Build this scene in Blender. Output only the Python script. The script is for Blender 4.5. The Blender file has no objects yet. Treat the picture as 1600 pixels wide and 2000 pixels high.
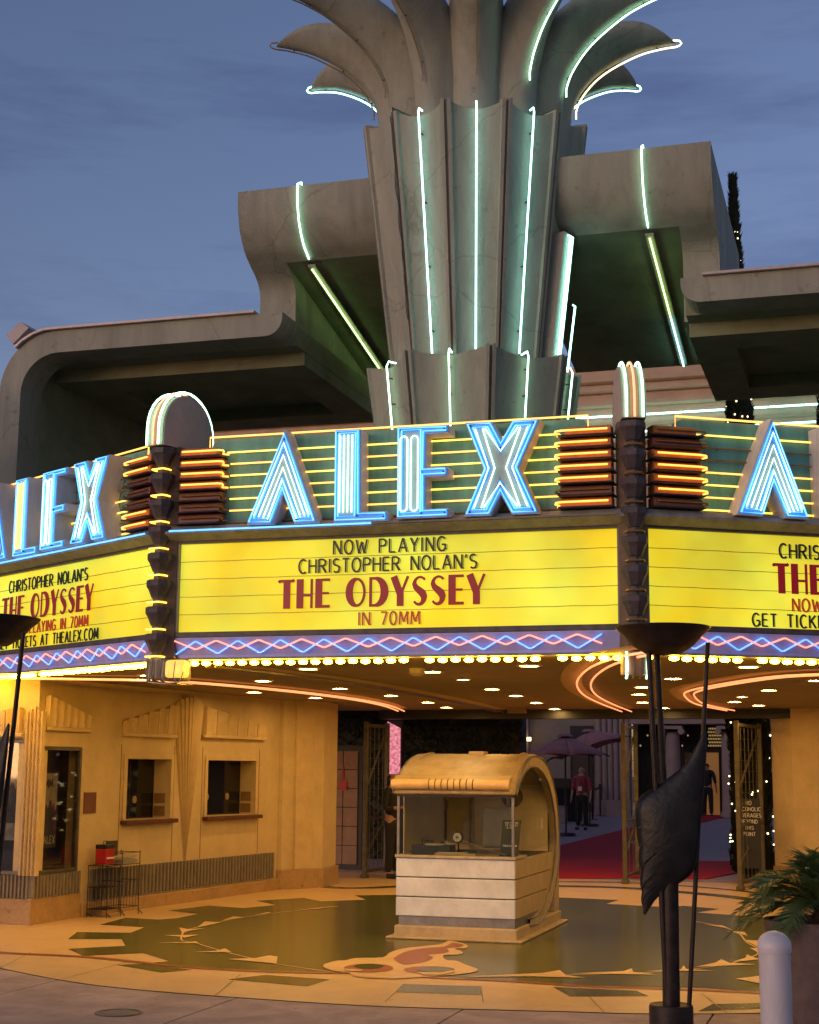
import bpy, bmesh, math, random
from mathutils import Vector, Matrix, noise
R = math.radians
rnd = random.Random(7)

# ------------------------------------------------------------------ camera, sky, exposure
# World: x runs along the marquee front, y runs into the building, z up. Metres.
sc = bpy.context.scene
F_PX, HOR, ROLL, YAW, EYE = 2960.0, 1505.0, math.atan(.0082), R(16.7), 1.8
tilt = math.atan((HOR - 1000) / F_PX)
fw0 = Vector((-math.sin(YAW), math.cos(YAW), 0)); r0 = Vector((math.cos(YAW), math.sin(YAW), 0)); ZU = Vector((0, 0, 1))
FW = fw0 * math.cos(tilt) + ZU * math.sin(tilt); u0 = -fw0 * math.sin(tilt) + ZU * math.cos(tilt)
RT = r0 * math.cos(ROLL) + u0 * math.sin(ROLL); UP = u0 * math.cos(ROLL) - r0 * math.sin(ROLL)
CAM = Vector((0, 0, EYE))
cd = bpy.data.cameras.new('camera'); cam = bpy.data.objects.new('camera', cd); sc.collection.objects.link(cam)
cam.matrix_world = Matrix(((RT.x, UP.x, -FW.x, CAM.x), (RT.y, UP.y, -FW.y, CAM.y), (RT.z, UP.z, -FW.z, CAM.z), (0, 0, 0, 1)))
cd.sensor_fit = 'HORIZONTAL'; cd.sensor_width = 24; cd.lens = F_PX / 1600 * 24; cd.clip_end = 2000
sc.camera = cam

SUN_EL, SUN_AZ = R(8), R(215)     # dusk: the last glow behind the camera
w = bpy.data.worlds.new('World'); sc.world = w; w.use_nodes = True
nt = w.node_tree; nt.nodes.clear()
def wn(t, **k):
    n = nt.nodes.new(t)
    for a, b in k.items(): setattr(n, a, b)
    return n
sky = wn('ShaderNodeTexSky', sky_type='NISHITA', sun_disc=False, sun_elevation=SUN_EL, sun_rotation=SUN_AZ,
         air_density=1.0, dust_density=1.2, ozone_density=2.0)
tc = wn('ShaderNodeTexCoord'); mp = wn('ShaderNodeMapping'); mp.inputs['Scale'].default_value = (1.6, 1.6, 9)
nz = wn('ShaderNodeTexNoise'); nz.inputs['Scale'].default_value = 2.2; nz.inputs['Detail'].default_value = 6; nz.inputs['Roughness'].default_value = .62
rp = wn('ShaderNodeValToRGB'); rp.color_ramp.elements[0].position = .48; rp.color_ramp.elements[1].position = .72
rp.color_ramp.elements[0].color = (1, 1, 1, 1); rp.color_ramp.elements[1].color = (.66, .66, .74, 1)
mx = wn('ShaderNodeMix', data_type='RGBA', blend_type='MULTIPLY'); mx.inputs[0].default_value = 1
hs = wn('ShaderNodeMix', data_type='RGBA', blend_type='MULTIPLY'); hs.inputs[0].default_value = 1; hs.inputs[7].default_value = (1.14, .94, 1.12, 1)
bg = wn('ShaderNodeBackground'); bg.inputs[1].default_value = .135
wo = wn('ShaderNodeOutputWorld')
L = nt.links.new
L(tc.outputs['Generated'], mp.inputs[0]); L(mp.outputs[0], nz.inputs[0]); L(nz.outputs[0], rp.inputs[0])
L(sky.outputs[0], hs.inputs[6]); L(hs.outputs[2], mx.inputs[6]); L(rp.outputs[0], mx.inputs[7]); L(mx.outputs[2], bg.inputs[0]); L(bg.outputs[0], wo.inputs[0])
ld = bpy.data.lights.new('dusk_sun', 'SUN'); lo = bpy.data.objects.new('dusk_sun', ld); sc.collection.objects.link(lo)
ld.energy = .2; ld.angle = R(40); ld.color = (1, .94, .8)
lo.rotation_euler = Vector((math.sin(SUN_AZ) * math.cos(R(14)), math.cos(SUN_AZ) * math.cos(R(14)), math.sin(R(14)))).to_track_quat('Z', 'Y').to_euler()
vs = sc.view_settings; vs.view_transform = 'Standard'; vs.look = 'None'; vs.gamma = 1; vs.exposure = 0; vs.use_curve_mapping = False
sc.render.engine = 'CYCLES'
cy = sc.cycles; cy.use_denoising = True; cy.adaptive_threshold = .02; cy.max_bounces = 5; cy.diffuse_bounces = 2; cy.glossy_bounces = 3; cy.transmission_bounces = 6
cy.sample_clamp_indirect = 4; cy.caustics_reflective = False; cy.caustics_refractive = False

# ------------------------------------------------------------------ survey helpers: meet a sight line with a real plane
def ray(x, y): return (FW * F_PX + RT * (x - 800) + UP * (1000 - y)).normalized()
def onplane(x, y, p, n):
    d = ray(x, y); n = Vector(n); return CAM + d * ((Vector(p) - CAM).dot(n) / d.dot(n))
def onz(x, y, z=0): return onplane(x, y, (0, 0, z), (0, 0, 1))
def onv(x, y, v): return onplane(x, y, (0, v, 0), (0, 1, 0))
def onu(x, y, u): return onplane(x, y, (u, 0, 0), (1, 0, 0))

# ------------------------------------------------------------------ materials
MATS = {}
def mat(name, col, rough=.6, var=.12, scale=6, bump=0, bscale=40, metal=0, streak=False, coat=0, spec=.5, col2=None, dirt=0, crack=0):
    if name in MATS: return MATS[name]
    m = bpy.data.materials.new(name); m.use_nodes = True; t = m.node_tree; b = t.nodes['Principled BSDF']
    b.inputs['Roughness'].default_value = rough; b.inputs['Metallic'].default_value = metal
    b.inputs['Specular IOR Level'].default_value = spec
    if coat: b.inputs['Coat Weight'].default_value = coat
    co = t.nodes.new('ShaderNodeTexCoord'); ge = t.nodes.new('ShaderNodeNewGeometry'); mpn = t.nodes.new('ShaderNodeMapping')
    t.links.new(ge.outputs['Position'], mpn.inputs[0])
    if streak: mpn.inputs['Scale'].default_value = (1, 1, .16)
    n = t.nodes.new('ShaderNodeTexNoise'); n.inputs['Scale'].default_value = scale; n.inputs['Detail'].default_value = 7; n.inputs['Roughness'].default_value = .65
    t.links.new(mpn.outputs[0], n.inputs[0])
    r = t.nodes.new('ShaderNodeValToRGB'); r.color_ramp.elements[0].position = .3; r.color_ramp.elements[1].position = .7
    c2 = col2 or tuple(c * (1 - 2 * var) for c in col)
    r.color_ramp.elements[0].color = (*c2, 1); r.color_ramp.elements[1].color = (*(min(1, c * (1 + var)) for c in col), 1)
    t.links.new(n.outputs[0], r.inputs[0]); t.links.new(r.outputs[0], b.inputs['Base Color'])
    last = r.outputs[0]
    def mul(fac_out, lo, hi, p0, p1, last):
        rr_ = t.nodes.new('ShaderNodeValToRGB'); rr_.color_ramp.elements[0].position = p0; rr_.color_ramp.elements[1].position = p1
        rr_.color_ramp.elements[0].color = (lo, lo, lo, 1); rr_.color_ramp.elements[1].color = (hi, hi, hi, 1); t.links.new(fac_out, rr_.inputs[0])
        mm = t.nodes.new('ShaderNodeMix'); mm.data_type = 'RGBA'; mm.blend_type = 'MULTIPLY'; mm.inputs[0].default_value = 1
        t.links.new(last, mm.inputs[6]); t.links.new(rr_.outputs[0], mm.inputs[7]); t.links.new(mm.outputs[2], b.inputs['Base Color']); return mm.outputs[2]
    if dirt:
        n3 = t.nodes.new('ShaderNodeTexNoise'); n3.inputs['Scale'].default_value = 1.7; n3.inputs['Detail'].default_value = 9; n3.inputs['Roughness'].default_value = .72; n3.inputs['Distortion'].default_value = .6
        m3 = t.nodes.new('ShaderNodeMapping'); m3.inputs['Scale'].default_value = (1.6, 1.6, .35) if streak else (1, 1, 1); t.links.new(ge.outputs['Position'], m3.inputs[0]); t.links.new(m3.outputs[0], n3.inputs[0])
        last = mul(n3.outputs[0], 1 - dirt, 1.0, .36, .56, last)
        n4 = t.nodes.new('ShaderNodeTexNoise'); n4.inputs['Scale'].default_value = 9; n4.inputs['Detail'].default_value = 3; t.links.new(ge.outputs['Position'], n4.inputs[0]); last = mul(n4.outputs[0], 1 - dirt * 1.3, 1.0, .26, .34, last)
    if crack:
        n5 = t.nodes.new('ShaderNodeTexNoise'); n5.inputs['Scale'].default_value = 2.5; n5.inputs['Detail'].default_value = 6; t.links.new(ge.outputs['Position'], n5.inputs[0])
        ad = t.nodes.new('ShaderNodeMix'); ad.data_type = 'RGBA'; ad.inputs[0].default_value = .22; t.links.new(ge.outputs['Position'], ad.inputs[6]); t.links.new(n5.outputs['Color'], ad.inputs[7])
        vo = t.nodes.new('ShaderNodeTexVoronoi'); vo.feature = 'DISTANCE_TO_EDGE'; vo.inputs['Scale'].default_value = crack; t.links.new(ad.outputs[2], vo.inputs[0]); last = mul(vo.outputs['Distance'], .72, 1.0, .0, .005, last)
    if bump:
        n2 = t.nodes.new('ShaderNodeTexNoise'); n2.inputs['Scale'].default_value = bscale; n2.inputs['Detail'].default_value = 5
        t.links.new(ge.outputs['Position'], n2.inputs[0])
        bp = t.nodes.new('ShaderNodeBump'); bp.inputs['Strength'].default_value = bump; bp.inputs['Distance'].default_value = .02
        t.links.new(n2.outputs[0], bp.inputs['Height']); t.links.new(bp.outputs[0], b.inputs['Normal'])
    MATS[name] = m; return m
def emit(name, col, strength, base=(.8, .8, .8), var=0, scale=1.2):
    if name in MATS: return MATS[name]
    m = bpy.data.materials.new(name); m.use_nodes = True; t = m.node_tree; b = t.nodes['Principled BSDF']
    b.inputs['Base Color'].default_value = (*base, 1); b.inputs['Roughness'].default_value = .4
    b.inputs['Emission Color'].default_value = (*col, 1); b.inputs['Emission Strength'].default_value = strength
    if var:
        ge = t.nodes.new('ShaderNodeNewGeometry'); n = t.nodes.new('ShaderNodeTexNoise'); n.inputs['Scale'].default_value = scale; n.inputs['Detail'].default_value = 3
        mr = t.nodes.new('ShaderNodeMapRange'); mr.inputs[1].default_value = .3; mr.inputs[2].default_value = .7
        mr.inputs[3].default_value = strength * (1 - var); mr.inputs[4].default_value = strength * (1 + var)
        t.links.new(ge.outputs['Position'], n.inputs[0]); t.links.new(n.outputs[0], mr.inputs[0]); t.links.new(mr.outputs[0], b.inputs['Emission Strength'])
    MATS[name] = m; return m
def glass(name, tint=(.9, .95, .93), alpha=.12, rough=.03):
    if name in MATS: return MATS[name]
    m = bpy.data.materials.new(name); m.use_nodes = True; t = m.node_tree; t.nodes.clear()
    o = t.nodes.new('ShaderNodeOutputMaterial'); mixs = t.nodes.new('ShaderNodeMixShader'); tr = t.nodes.new('ShaderNodeBsdfTransparent'); gl = t.nodes.new('ShaderNodeBsdfGlossy')
    tr.inputs[0].default_value = (*tint, 1); gl.inputs['Roughness'].default_value = rough; mixs.inputs[0].default_value = alpha
    t.links.new(tr.outputs[0], mixs.inputs[1]); t.links.new(gl.outputs[0], mixs.inputs[2]); t.links.new(mixs.outputs[0], o.inputs[0])
    MATS[name] = m; return m

CONC = mat('tower_concrete', (.385, .39, .32), .85, .09, 3, .3, 60, streak=True, dirt=.2, crack=.7)
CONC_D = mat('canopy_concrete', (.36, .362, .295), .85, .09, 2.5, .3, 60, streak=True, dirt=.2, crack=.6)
CONC_S = mat('canopy_soffit_green_lit', (.27, .29, .19), .85, .1, 2, .15, 60, dirt=.2)  # green neon light on the undersides is put into this colour
CREAM = mat('cream_stucco', (.56, .40, .28), .85, .07, 3, .25, 90)
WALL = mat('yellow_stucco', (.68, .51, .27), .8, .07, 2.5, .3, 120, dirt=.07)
WALL_T = mat('stucco_trim', (.66, .48, .25), .75, .07, 5, .1, 80)
PLINTH = mat('plinth_terrazzo', (.5, .31, .13), .5, .1, 30, .05, 100, dirt=.2)
RIB = mat('ribbed_grey_panel', (.24, .2, .15), .6, .12, 6, .05)
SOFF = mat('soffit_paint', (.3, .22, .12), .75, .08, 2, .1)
TIN = mat('sign_tin', (.3, .28, .25), .55, .2, 8, .1, 40, streak=True)
TIN_D = mat('dark_sign_tin', (.1, .085, .08), .5, .25, 9, .1)
TEAL = mat('teal_sign_back', (.11, .38, .37), .55, .18, 6, .05, streak=True)
LWHITE = mat('letter_return_white', (.7, .68, .66), .5, .12, 7, .05, streak=True)
LBLUE = mat('letter_face_blue', (.2, .52, .78), .45, .08, 9)
LPALE = mat('letter_inner_pale', (.42, .55, .5), .5, .08, 9)
FIN_LIT = mat('louvre_lit_orange', (.62, .2, .05), .5, .15, 9)  # fin colour with the glow of its lit tube put in
FIN_UNLIT = mat('louvre_unlit_maroon', (.26, .085, .06), .5, .15, 9)  # darker copy of the fin colour, for fins whose tube is off
LIP = mat('louvre_lip', (.07, .055, .06), .5, .2, 9)
CUP = mat('post_cup_purple', (.075, .06, .07), .55, .25, 14, .1)
LAV = mat('zigzag_back_lavender', (.44, .45, .85), .5, .1, 6, streak=True)
BLACK = mat('black_metal', (.018, .017, .017), .45, .2, 12)
BRONZE = mat('dark_bronze', (.035, .022, .019), .5, .3, 10, .15, 30, metal=.5)
LEAFM = mat('leaf_bronze', (.016, .014, .014), .42, .4, 7, .25, 18, metal=.35)
GATE = mat('gate_olive_metal', (.12, .1, .05), .5, .25, 8)
DARKGLASS = mat('dark_glass', (.012, .011, .011), .06, .1, 3)
WOODR = mat('red_brown_wood', (.12, .035, .02), .5, .2, 20)
BTN = mat('tube_support', (.03, .03, .03), .5, .1)
# terrazzo
T_BEIGE = mat('terrazzo_beige', (.8, .53, .25), .36, .06, 60, .02, 200, spec=.3, dirt=.12)
T_GREEN = mat('terrazzo_green', (.125, .13, .028), .2, .14, 50, .02, 200, spec=.3, dirt=.2)
T_RED = mat('terrazzo_red', (.36, .11, .05), .34, .08, 60, .02, 200, spec=.3)
SIDEWALK = mat('sidewalk_concrete', (.5, .37, .33), .85, .14, 1.8, .35, 70, dirt=.25)
# light-giving
N_WHITE = emit('neon_white_green', (.4, .96, .88), 5.6)
N_WHITE2 = emit('neon_white_warm', (.5, 1, .7), 4.8)
N_LIME = emit('neon_lime', (.6, 1, .3), 4.2)
N_INNER = emit('neon_letter_white', (.7, 1, .9), 2.2)
N_BLUE = emit('neon_blue', (.02, .34, 1), 2.3)
N_YEL = emit('neon_yellow', (1, .56, .04), 2.6)
N_YELO = emit('neon_orange_yellow', (1, .38, .025), 2.8)
N_PEACH = emit('neon_peach', (1, .29, .11), 1.7)
N_PINK = emit('neon_pink', (1, .26, .16), 1.5)
N_ZBLUE = emit('neon_zigzag_blue', (.02, .36, 1), 1.5)
N_OFF = mat('unlit_tube', (.3, .25, .17), .25, .1)
N_OFFY = mat('unlit_yellow_tube', (.35, .19, .04), .25, .1)
SIGNY = emit('backlit_yellow_acrylic', (.74, .60, .02), .95, base=(.5, .4, .03), var=.24, scale=1.1)
_t = SIGNY.node_tree; _n = _t.nodes.new('ShaderNodeTexNoise'); _n.inputs['Scale'].default_value = .8; _n.inputs['Detail'].default_value = 3
_g = _t.nodes.new('ShaderNodeNewGeometry'); _r = _t.nodes.new('ShaderNodeValToRGB'); _r.color_ramp.elements[0].position = .36; _r.color_ramp.elements[1].position = .64
_r.color_ramp.elements[0].color = (.82, .58, .010, 1); _r.color_ramp.elements[1].color = (.66, .73, .07, 1)
_t.links.new(_g.outputs['Position'], _n.inputs[0]); _t.links.new(_n.outputs[0], _r.inputs[0]); _t.links.new(_r.outputs[0], _t.nodes['Principled BSDF'].inputs['Emission Color'])
_t.nodes['Principled BSDF'].inputs['Specular IOR Level'].default_value = .2
BULB = emit('marquee_bulb', (1, .53, .02), 62, base=(1, .9, .6))
DOWN = emit('downlight_glow', (1, .58, .17), 125)
DOWNB = emit('downlight_bright', (1, .66, .26), 130)
FAIRY = emit('fairy_light', (1, .78, .4), 5)

for m_ in (N_INNER, N_BLUE, N_YEL, N_YELO, N_PINK, N_ZBLUE, FAIRY, SIGNY): m_.cycles.emission_sampling = 'NONE'

# ------------------------------------------------------------------ mesh helpers
COL = sc.collection
ORG = {}
def world_org(o): return ORG.get(o.name, Vector((0, 0, 0)))
def link(o, org, parent):
    COL.objects.link(o)
    if parent is not None:
        o.parent = parent; o.location = Vector(org) - world_org(parent)
    else: o.location = org
    ORG[o.name] = Vector(org)
    return o
def thing(name, loc, label, cat, group=None):
    o = bpy.data.objects.new(name, None); o.empty_display_size = .2; link(o, Vector(loc), None)
    return tag(o, label, cat, group)
def tag(o, label=None, cat=None, group=None, kind=None):
    if label: o['label'] = label
    if cat: o['category'] = cat
    if group: o['group'] = group
    if kind: o['kind'] = kind
    return o
class Fr:      # a vertical working plane: s along it, d out of it, z up
    def __init__(s, o, dx, out): s.o = Vector((o[0], o[1], 0)); s.x = Vector((dx[0], dx[1], 0)).normalized(); s.n = Vector((out[0], out[1], 0)).normalized()
    def P(s, a, d, z): return s.o + s.x * a + s.n * d + ZU * z
    def at(s, px, py, d=0):
        p = onplane(px, py, s.o + s.n * d, s.n); return ((p - s.o).dot(s.x), p.z)
ID = Fr((0, 0), (1, 0), (0, 1))
class MB:
    def __init__(s): s.v = []; s.f = []
    def add(s, v, f):
        k = len(s.v); s.v += [Vector(p) for p in v]; s.f += [tuple(i + k for i in q) for q in f]; return s
    def box(s, a0, a1, d0, d1, z0, z1, fr=ID):
        P = fr.P
        return s.add([P(a0, d0, z0), P(a1, d0, z0), P(a1, d1, z0), P(a0, d1, z0), P(a0, d0, z1), P(a1, d0, z1), P(a1, d1, z1), P(a0, d1, z1)],
              [(0, 3, 2, 1), (4, 5, 6, 7), (0, 1, 5, 4), (1, 2, 6, 5), (2, 3, 7, 6), (3, 0, 4, 7)])
    def prism(s, poly, vec):
        n = len(poly); vec = Vector(vec); a = [Vector(p) for p in poly]
        return s.add(a + [p + vec for p in a], [tuple(range(n - 1, -1, -1)), tuple(range(n, 2 * n))] + [(i, (i + 1) % n, n + (i + 1) % n, n + i) for i in range(n)])
    def face(s, poly): return s.add(poly, [tuple(range(len(poly)))])
    def grid(s, rows, closed=False):
        m = len(rows[0]); k = []
        for i in range(len(rows) - 1):
            for j in range(m - (0 if closed else 1)): k.append((i * m + j, i * m + (j + 1) % m, (i + 1) * m + (j + 1) % m, (i + 1) * m + j))
        return s.add([p for r in rows for p in r], k)
    def tube(s, path, r, seg=6, closed=False):
        pts = [Vector(p) for p in path]; n = len(pts); rows = []; nrm = None
        for i in range(n):
            a = pts[i - 1] if (i or closed) else pts[0]; b = pts[(i + 1) % n] if (i < n - 1 or closed) else pts[-1]
            t = (b - a)
            t = t.normalized() if t.length > 1e-9 else ZU
            if nrm is None: nrm = t.orthogonal().normalized()
            nrm = (nrm - t * nrm.dot(t)); nrm = nrm.normalized() if nrm.length > 1e-6 else t.orthogonal().normalized()
            bi = t.cross(nrm); rr = r[i] if isinstance(r, (list, tuple)) else r
            rows.append([pts[i] + (nrm * math.cos(2 * math.pi * j / seg) + bi * math.sin(2 * math.pi * j / seg)) * rr for j in range(seg)])
        k = len(s.v)
        if closed: rows.append(rows[0])
        s.grid(rows, True)
        if not closed: s.f += [tuple(k + j for j in range(seg - 1, -1, -1)), tuple(k + (n - 1) * seg + j for j in range(seg))]
        return s
    def lathe(s, prof, c, seg=20, a0=0, a1=2 * math.pi):
        c = Vector(c); full = abs(a1 - a0 - 2 * math.pi) < 1e-6; m = seg if full else seg + 1
        return s.grid([[c + Vector((r * math.cos(a0 + (a1 - a0) * j / seg), r * math.sin(a0 + (a1 - a0) * j / seg), z)) for j in range(m)] for r, z in prof], full)
    def build(s, name, m, parent=None, smooth=None, bevel=0, org=None, solid=0):
        if org is None:
            lo_ = Vector((min(p.x for p in s.v), min(p.y for p in s.v), min(p.z for p in s.v))); hi = Vector((max(p.x for p in s.v), max(p.y for p in s.v), max(p.z for p in s.v)))
            org = Vector(((lo_.x + hi.x) / 2, (lo_.y + hi.y) / 2, lo_.z))
        org = Vector(org)
        me = bpy.data.meshes.new(name); me.from_pydata([p - org for p in s.v], [], s.f)
        b = bmesh.new(); b.from_mesh(me); bmesh.ops.recalc_face_normals(b, faces=b.faces); b.to_mesh(me); b.free()
        if smooth:
            me.polygons.foreach_set('use_smooth', [True] * len(me.polygons)); me.set_sharp_from_angle(angle=R(smooth))
        me.materials.append(m)
        o = bpy.data.objects.new(name, me); link(o, org, parent)
        if name in ('tube_supports', 'metal_coping', 'poster_lettering', 'board_lettering', 'sign_lettering'): o['kind'] = 'stuff'
        if solid:
            md = o.modifiers.new('thickness', 'SOLIDIFY'); md.thickness = solid; md.offset = 0
        if bevel:
            md = o.modifiers.new('bevel', 'BEVEL'); md.width = bevel; md.segments = 2; md.limit_method = 'ANGLE'; md.angle_limit = R(40)
        return o
def share(o, name, org, parent, rotz=0):
    c = bpy.data.objects.new(name, o.data); link(c, Vector(org), parent); c.rotation_euler.z = rotz; return c
def copy_tree(o, parent=None, loc=None, rotz=0):
    c = o.copy(); COL.objects.link(c); c.parent = parent
    if parent is None: c.location = loc; c.rotation_euler.z = rotz
    for ch in list(o.children): copy_tree(ch, c)
    return c
def inset(poly, d):     # shrink a 2D counter-clockwise or clockwise polygon by d, mitred
    n = len(poly); A = sum(poly[i][0] * poly[(i + 1) % n][1] - poly[(i + 1) % n][0] * poly[i][1] for i in range(n)); sg = 1 if A > 0 else -1; out = []
    for i in range(n):
        p0, p1, p2 = Vector(poly[i - 1]), Vector(poly[i]), Vector(poly[(i + 1) % n])
        e1 = (p1 - p0).normalized(); e2 = (p2 - p1).normalized(); n1 = Vector((-e1.y, e1.x)) * sg; n2 = Vector((-e2.y, e2.x)) * sg
        k = 1 + n1.dot(n2); q = (n1 + n2) / max(k, .25); out.append((p1.x + q.x * d, p1.y + q.y * d))
    return out
def catmull(pts, n=6):
    P = [Vector(p) for p in pts]; out = []
    for i in range(len(P) - 1):
        a, b, c, d = P[max(i - 1, 0)], P[i], P[i + 1], P[min(i + 2, len(P) - 1)]
        for j in range(n):
            t = j / n; out.append(.5 * ((2 * b) + (c - a) * t + (2 * a - 5 * b + 4 * c - d) * t * t + (3 * b - a - 3 * c + d) * t ** 3))
    return out + [P[-1]]
def arc(cx, cy, rx, ry, a0, a1, n=10): return [(cx + rx * math.cos(R(a0 + (a1 - a0) * i / n)), cy + ry * math.sin(R(a0 + (a1 - a0) * i / n))) for i in range(n + 1)]
def ribbon(mb, path, wid, place, dep):      # flat stroke of varying width with a little thickness
    P = [Vector(p) for p in path]; n = len(P); Lp = []; Rp = []
    for i in range(n):
        e1 = (P[i] - P[max(i - 1, 0)]); e2 = (P[min(i + 1, n - 1)] - P[i])
        if e1.length < 1e-7: e1 = e2
        if e2.length < 1e-7: e2 = e1
        e1 = e1.normalized(); e2 = e2.normalized(); n1 = Vector((-e1.y, e1.x)); n2 = Vector((-e2.y, e2.x)); q = (n1 + n2) / max(1 + n1.dot(n2), .35)
        w_ = (wid[i] if isinstance(wid, list) else wid) / 2
        Lp.append(P[i] + q * w_); Rp.append(P[i] - q * w_)
    rows = []
    for i in range(n): rows.append([place(Lp[i], 0), place(Lp[i], dep), place(Rp[i], dep), place(Rp[i], 0)])
    mb.grid(rows, True)
    k = len(mb.v) - 4 * n
    mb.f += [(k, k + 1, k + 2, k + 3), (k + 4 * n - 4, k + 4 * n - 3, k + 4 * n - 2, k + 4 * n - 1)]

# ------------------------------------------------------------------ lettering
GL = {
 'N': (.55, [[(0, 0), (0, 1)], [(0, 1), (.55, 0)], [(.55, 0), (.55, 1)]]), 'W': (.8, [[(0, 1), (.2, 0)], [(.2, 0), (.4, .85)], [(.4, .85), (.6, 0)], [(.6, 0), (.8, 1)]]),
 'O': (.62, [arc(.31, .5, .31, .5, 90, 450, 18)]), '0': (.5, [arc(.25, .5, .25, .5, 90, 450, 18)]),
 'P': (.48, [[(0, 0), (0, 1)], [(0, .97)] + arc(.24, .73, .24, .24, 90, -90) + [(0, .49)]]), 'L': (.42, [[(0, 1), (0, .03)], [(0, .03), (.42, .03)]]),
 'A': (.6, [[(0, 0), (.3, 1)], [(.3, 1), (.6, 0)], [(.12, .32), (.48, .32)]]), 'Y': (.54, [[(0, 1), (.27, .45)], [(.54, 1), (.27, .45)], [(.27, .5), (.27, 0)]]),
 'I': (.08, [[(.04, 0), (.04, 1)]]), 'G': (.58, [arc(.31, .5, .31, .5, 45, 330, 14), [(.32, .45), (.6, .45)], [(.57, .45), (.57, .1)]]),
 'C': (.54, [arc(.31, .5, .31, .5, 50, 310, 14)]), 'H': (.52, [[(0, 0), (0, 1)], [(.52, 0), (.52, 1)], [(0, .52), (.52, .52)]]),
 'R': (.52, [[(0, 0), (0, 1)], [(0, .97)] + arc(.24, .74, .24, .23, 90, -90) + [(0, .51)], [(.22, .5), (.52, 0)]]),
 'S': (.46, [arc(.23, .745, .22, .23, 40, 270, 9) + arc(.23, .265, .23, .25, 90, -140, 9)[0:]]), 'T': (.5, [[(0, .97), (.5, .97)], [(.25, .97), (.25, 0)]]),
 'E': (.42, [[(0, 0), (0, 1)], [(0, .97), (.42, .97)], [(0, .52), (.38, .52)], [(0, .03), (.42, .03)]]), "'": (.1, [[(.06, 1), (.03, .75)]]), '.': (.1, [[(.05, 0), (.05, .13)]]),
 'X': (.54, [[(0, 0), (.54, 1)], [(0, 1), (.54, 0)]]), 'M': (.66, [[(0, 0), (.05, 1)], [(.05, 1), (.33, .2)], [(.33, .2), (.61, 1)], [(.61, 1), (.66, 0)]]),
 '7': (.46, [[(0, .97), (.46, .97)], [(.46, .97), (.15, 0)]]), 'D': (.56, [[(0, 0), (0, 1)], [(0, .97)] + arc(.2, .5, .36, .47, 90, -90, 12) + [(0, .03)]]),
 'K': (.52, [[(0, 0), (0, 1)], [(.5, 1), (0, .45)], [(.15, .58), (.52, 0)]]), 'F': (.42, [[(0, 0), (0, 1)], [(0, .97), (.42, .97)], [(0, .52), (.38, .52)]]),
 'U': (.52, [[(0, 1), (0, .28)] + arc(.26, .28, .26, .26, 180, 360, 10) + [(.52, 1)]]), 'B': (.48, [[(0, 0), (0, 1)], [(0, .97)] + arc(.22, .75, .2, .22, 90, -90, 8) + [(0, .53)] , [(0, .5)] + arc(.22, .26, .25, .24, 90, -90, 8) + [(0, .02)]]),
 'V': (.54, [[(0, 1), (.27, 0)], [(.27, 0), (.54, 1)]]), ' ': (.4, []),
}
def dec_o():
    p = arc(.34, .5, .27, .45, 90, 450, 24); wd = [.09 + .17 * max(0, -math.cos(R(90 + 360 * i / 24))) for i in range(25)]; return p, wd
def dec_d():
    p = arc(.2, .5, .34, .455, 90, -90, 14); wd = [.09 + .19 * math.cos(R(90 - 180 * i / 14)) for i in range(15)]; return p, wd
DEC = {
 'T': (.56, [([(.0, .9), (.04, .945), (.52, .945), (.56, .99)], .1), ([(.3, .94), (.3, 0)], .25)]),
 'H': (.58, [([(.12, 1), (.12, 0)], .25), ([(.54, 1), (.54, 0)], .09), ([(.2, .44), (.54, .44)], .08)]),
 'E': (.52, [([(.12, 1), (.12, 0)], .25), ([(.2, .955), (.52, .955)], .09), ([(.2, .5), (.48, .5)], .08), ([(.2, .05), (.52, .05)], .1)]),
 'O': (.68, [dec_o()]), 'D': (.66, [([(.05, 1), (.05, 0)], .1), ([(.03, .955), (.22, .955)], .09), dec_d(), ([(.03, .045), (.22, .045)], .09)]),
 'Y': (.62, [([(.1, 1), (.33, .4)], .24), ([(.6, 1), (.36, .42)], .09), ([(.33, .46), (.33, 0)], .24)]),
 'S': (.54, [(arc(.3, .73, .2, .225, 35, 180, 8) + [(.15, .62), (.26, .52), (.38, .42), (.43, .3)] + arc(.25, .26, .18, .215, 0, -150, 8), [.08, .08, .08, .08, .08, .09, .1, .12, .15, .19, .23, .25, .23, .2, .18, .15, .13, .11, .1, .09, .08, .08])]),
 ' ': (.42, []),
}
def textwidth(txt, h, font, gap):
    return sum(font[c][0] * h + gap for c in txt) - gap
GM = {}
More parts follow.
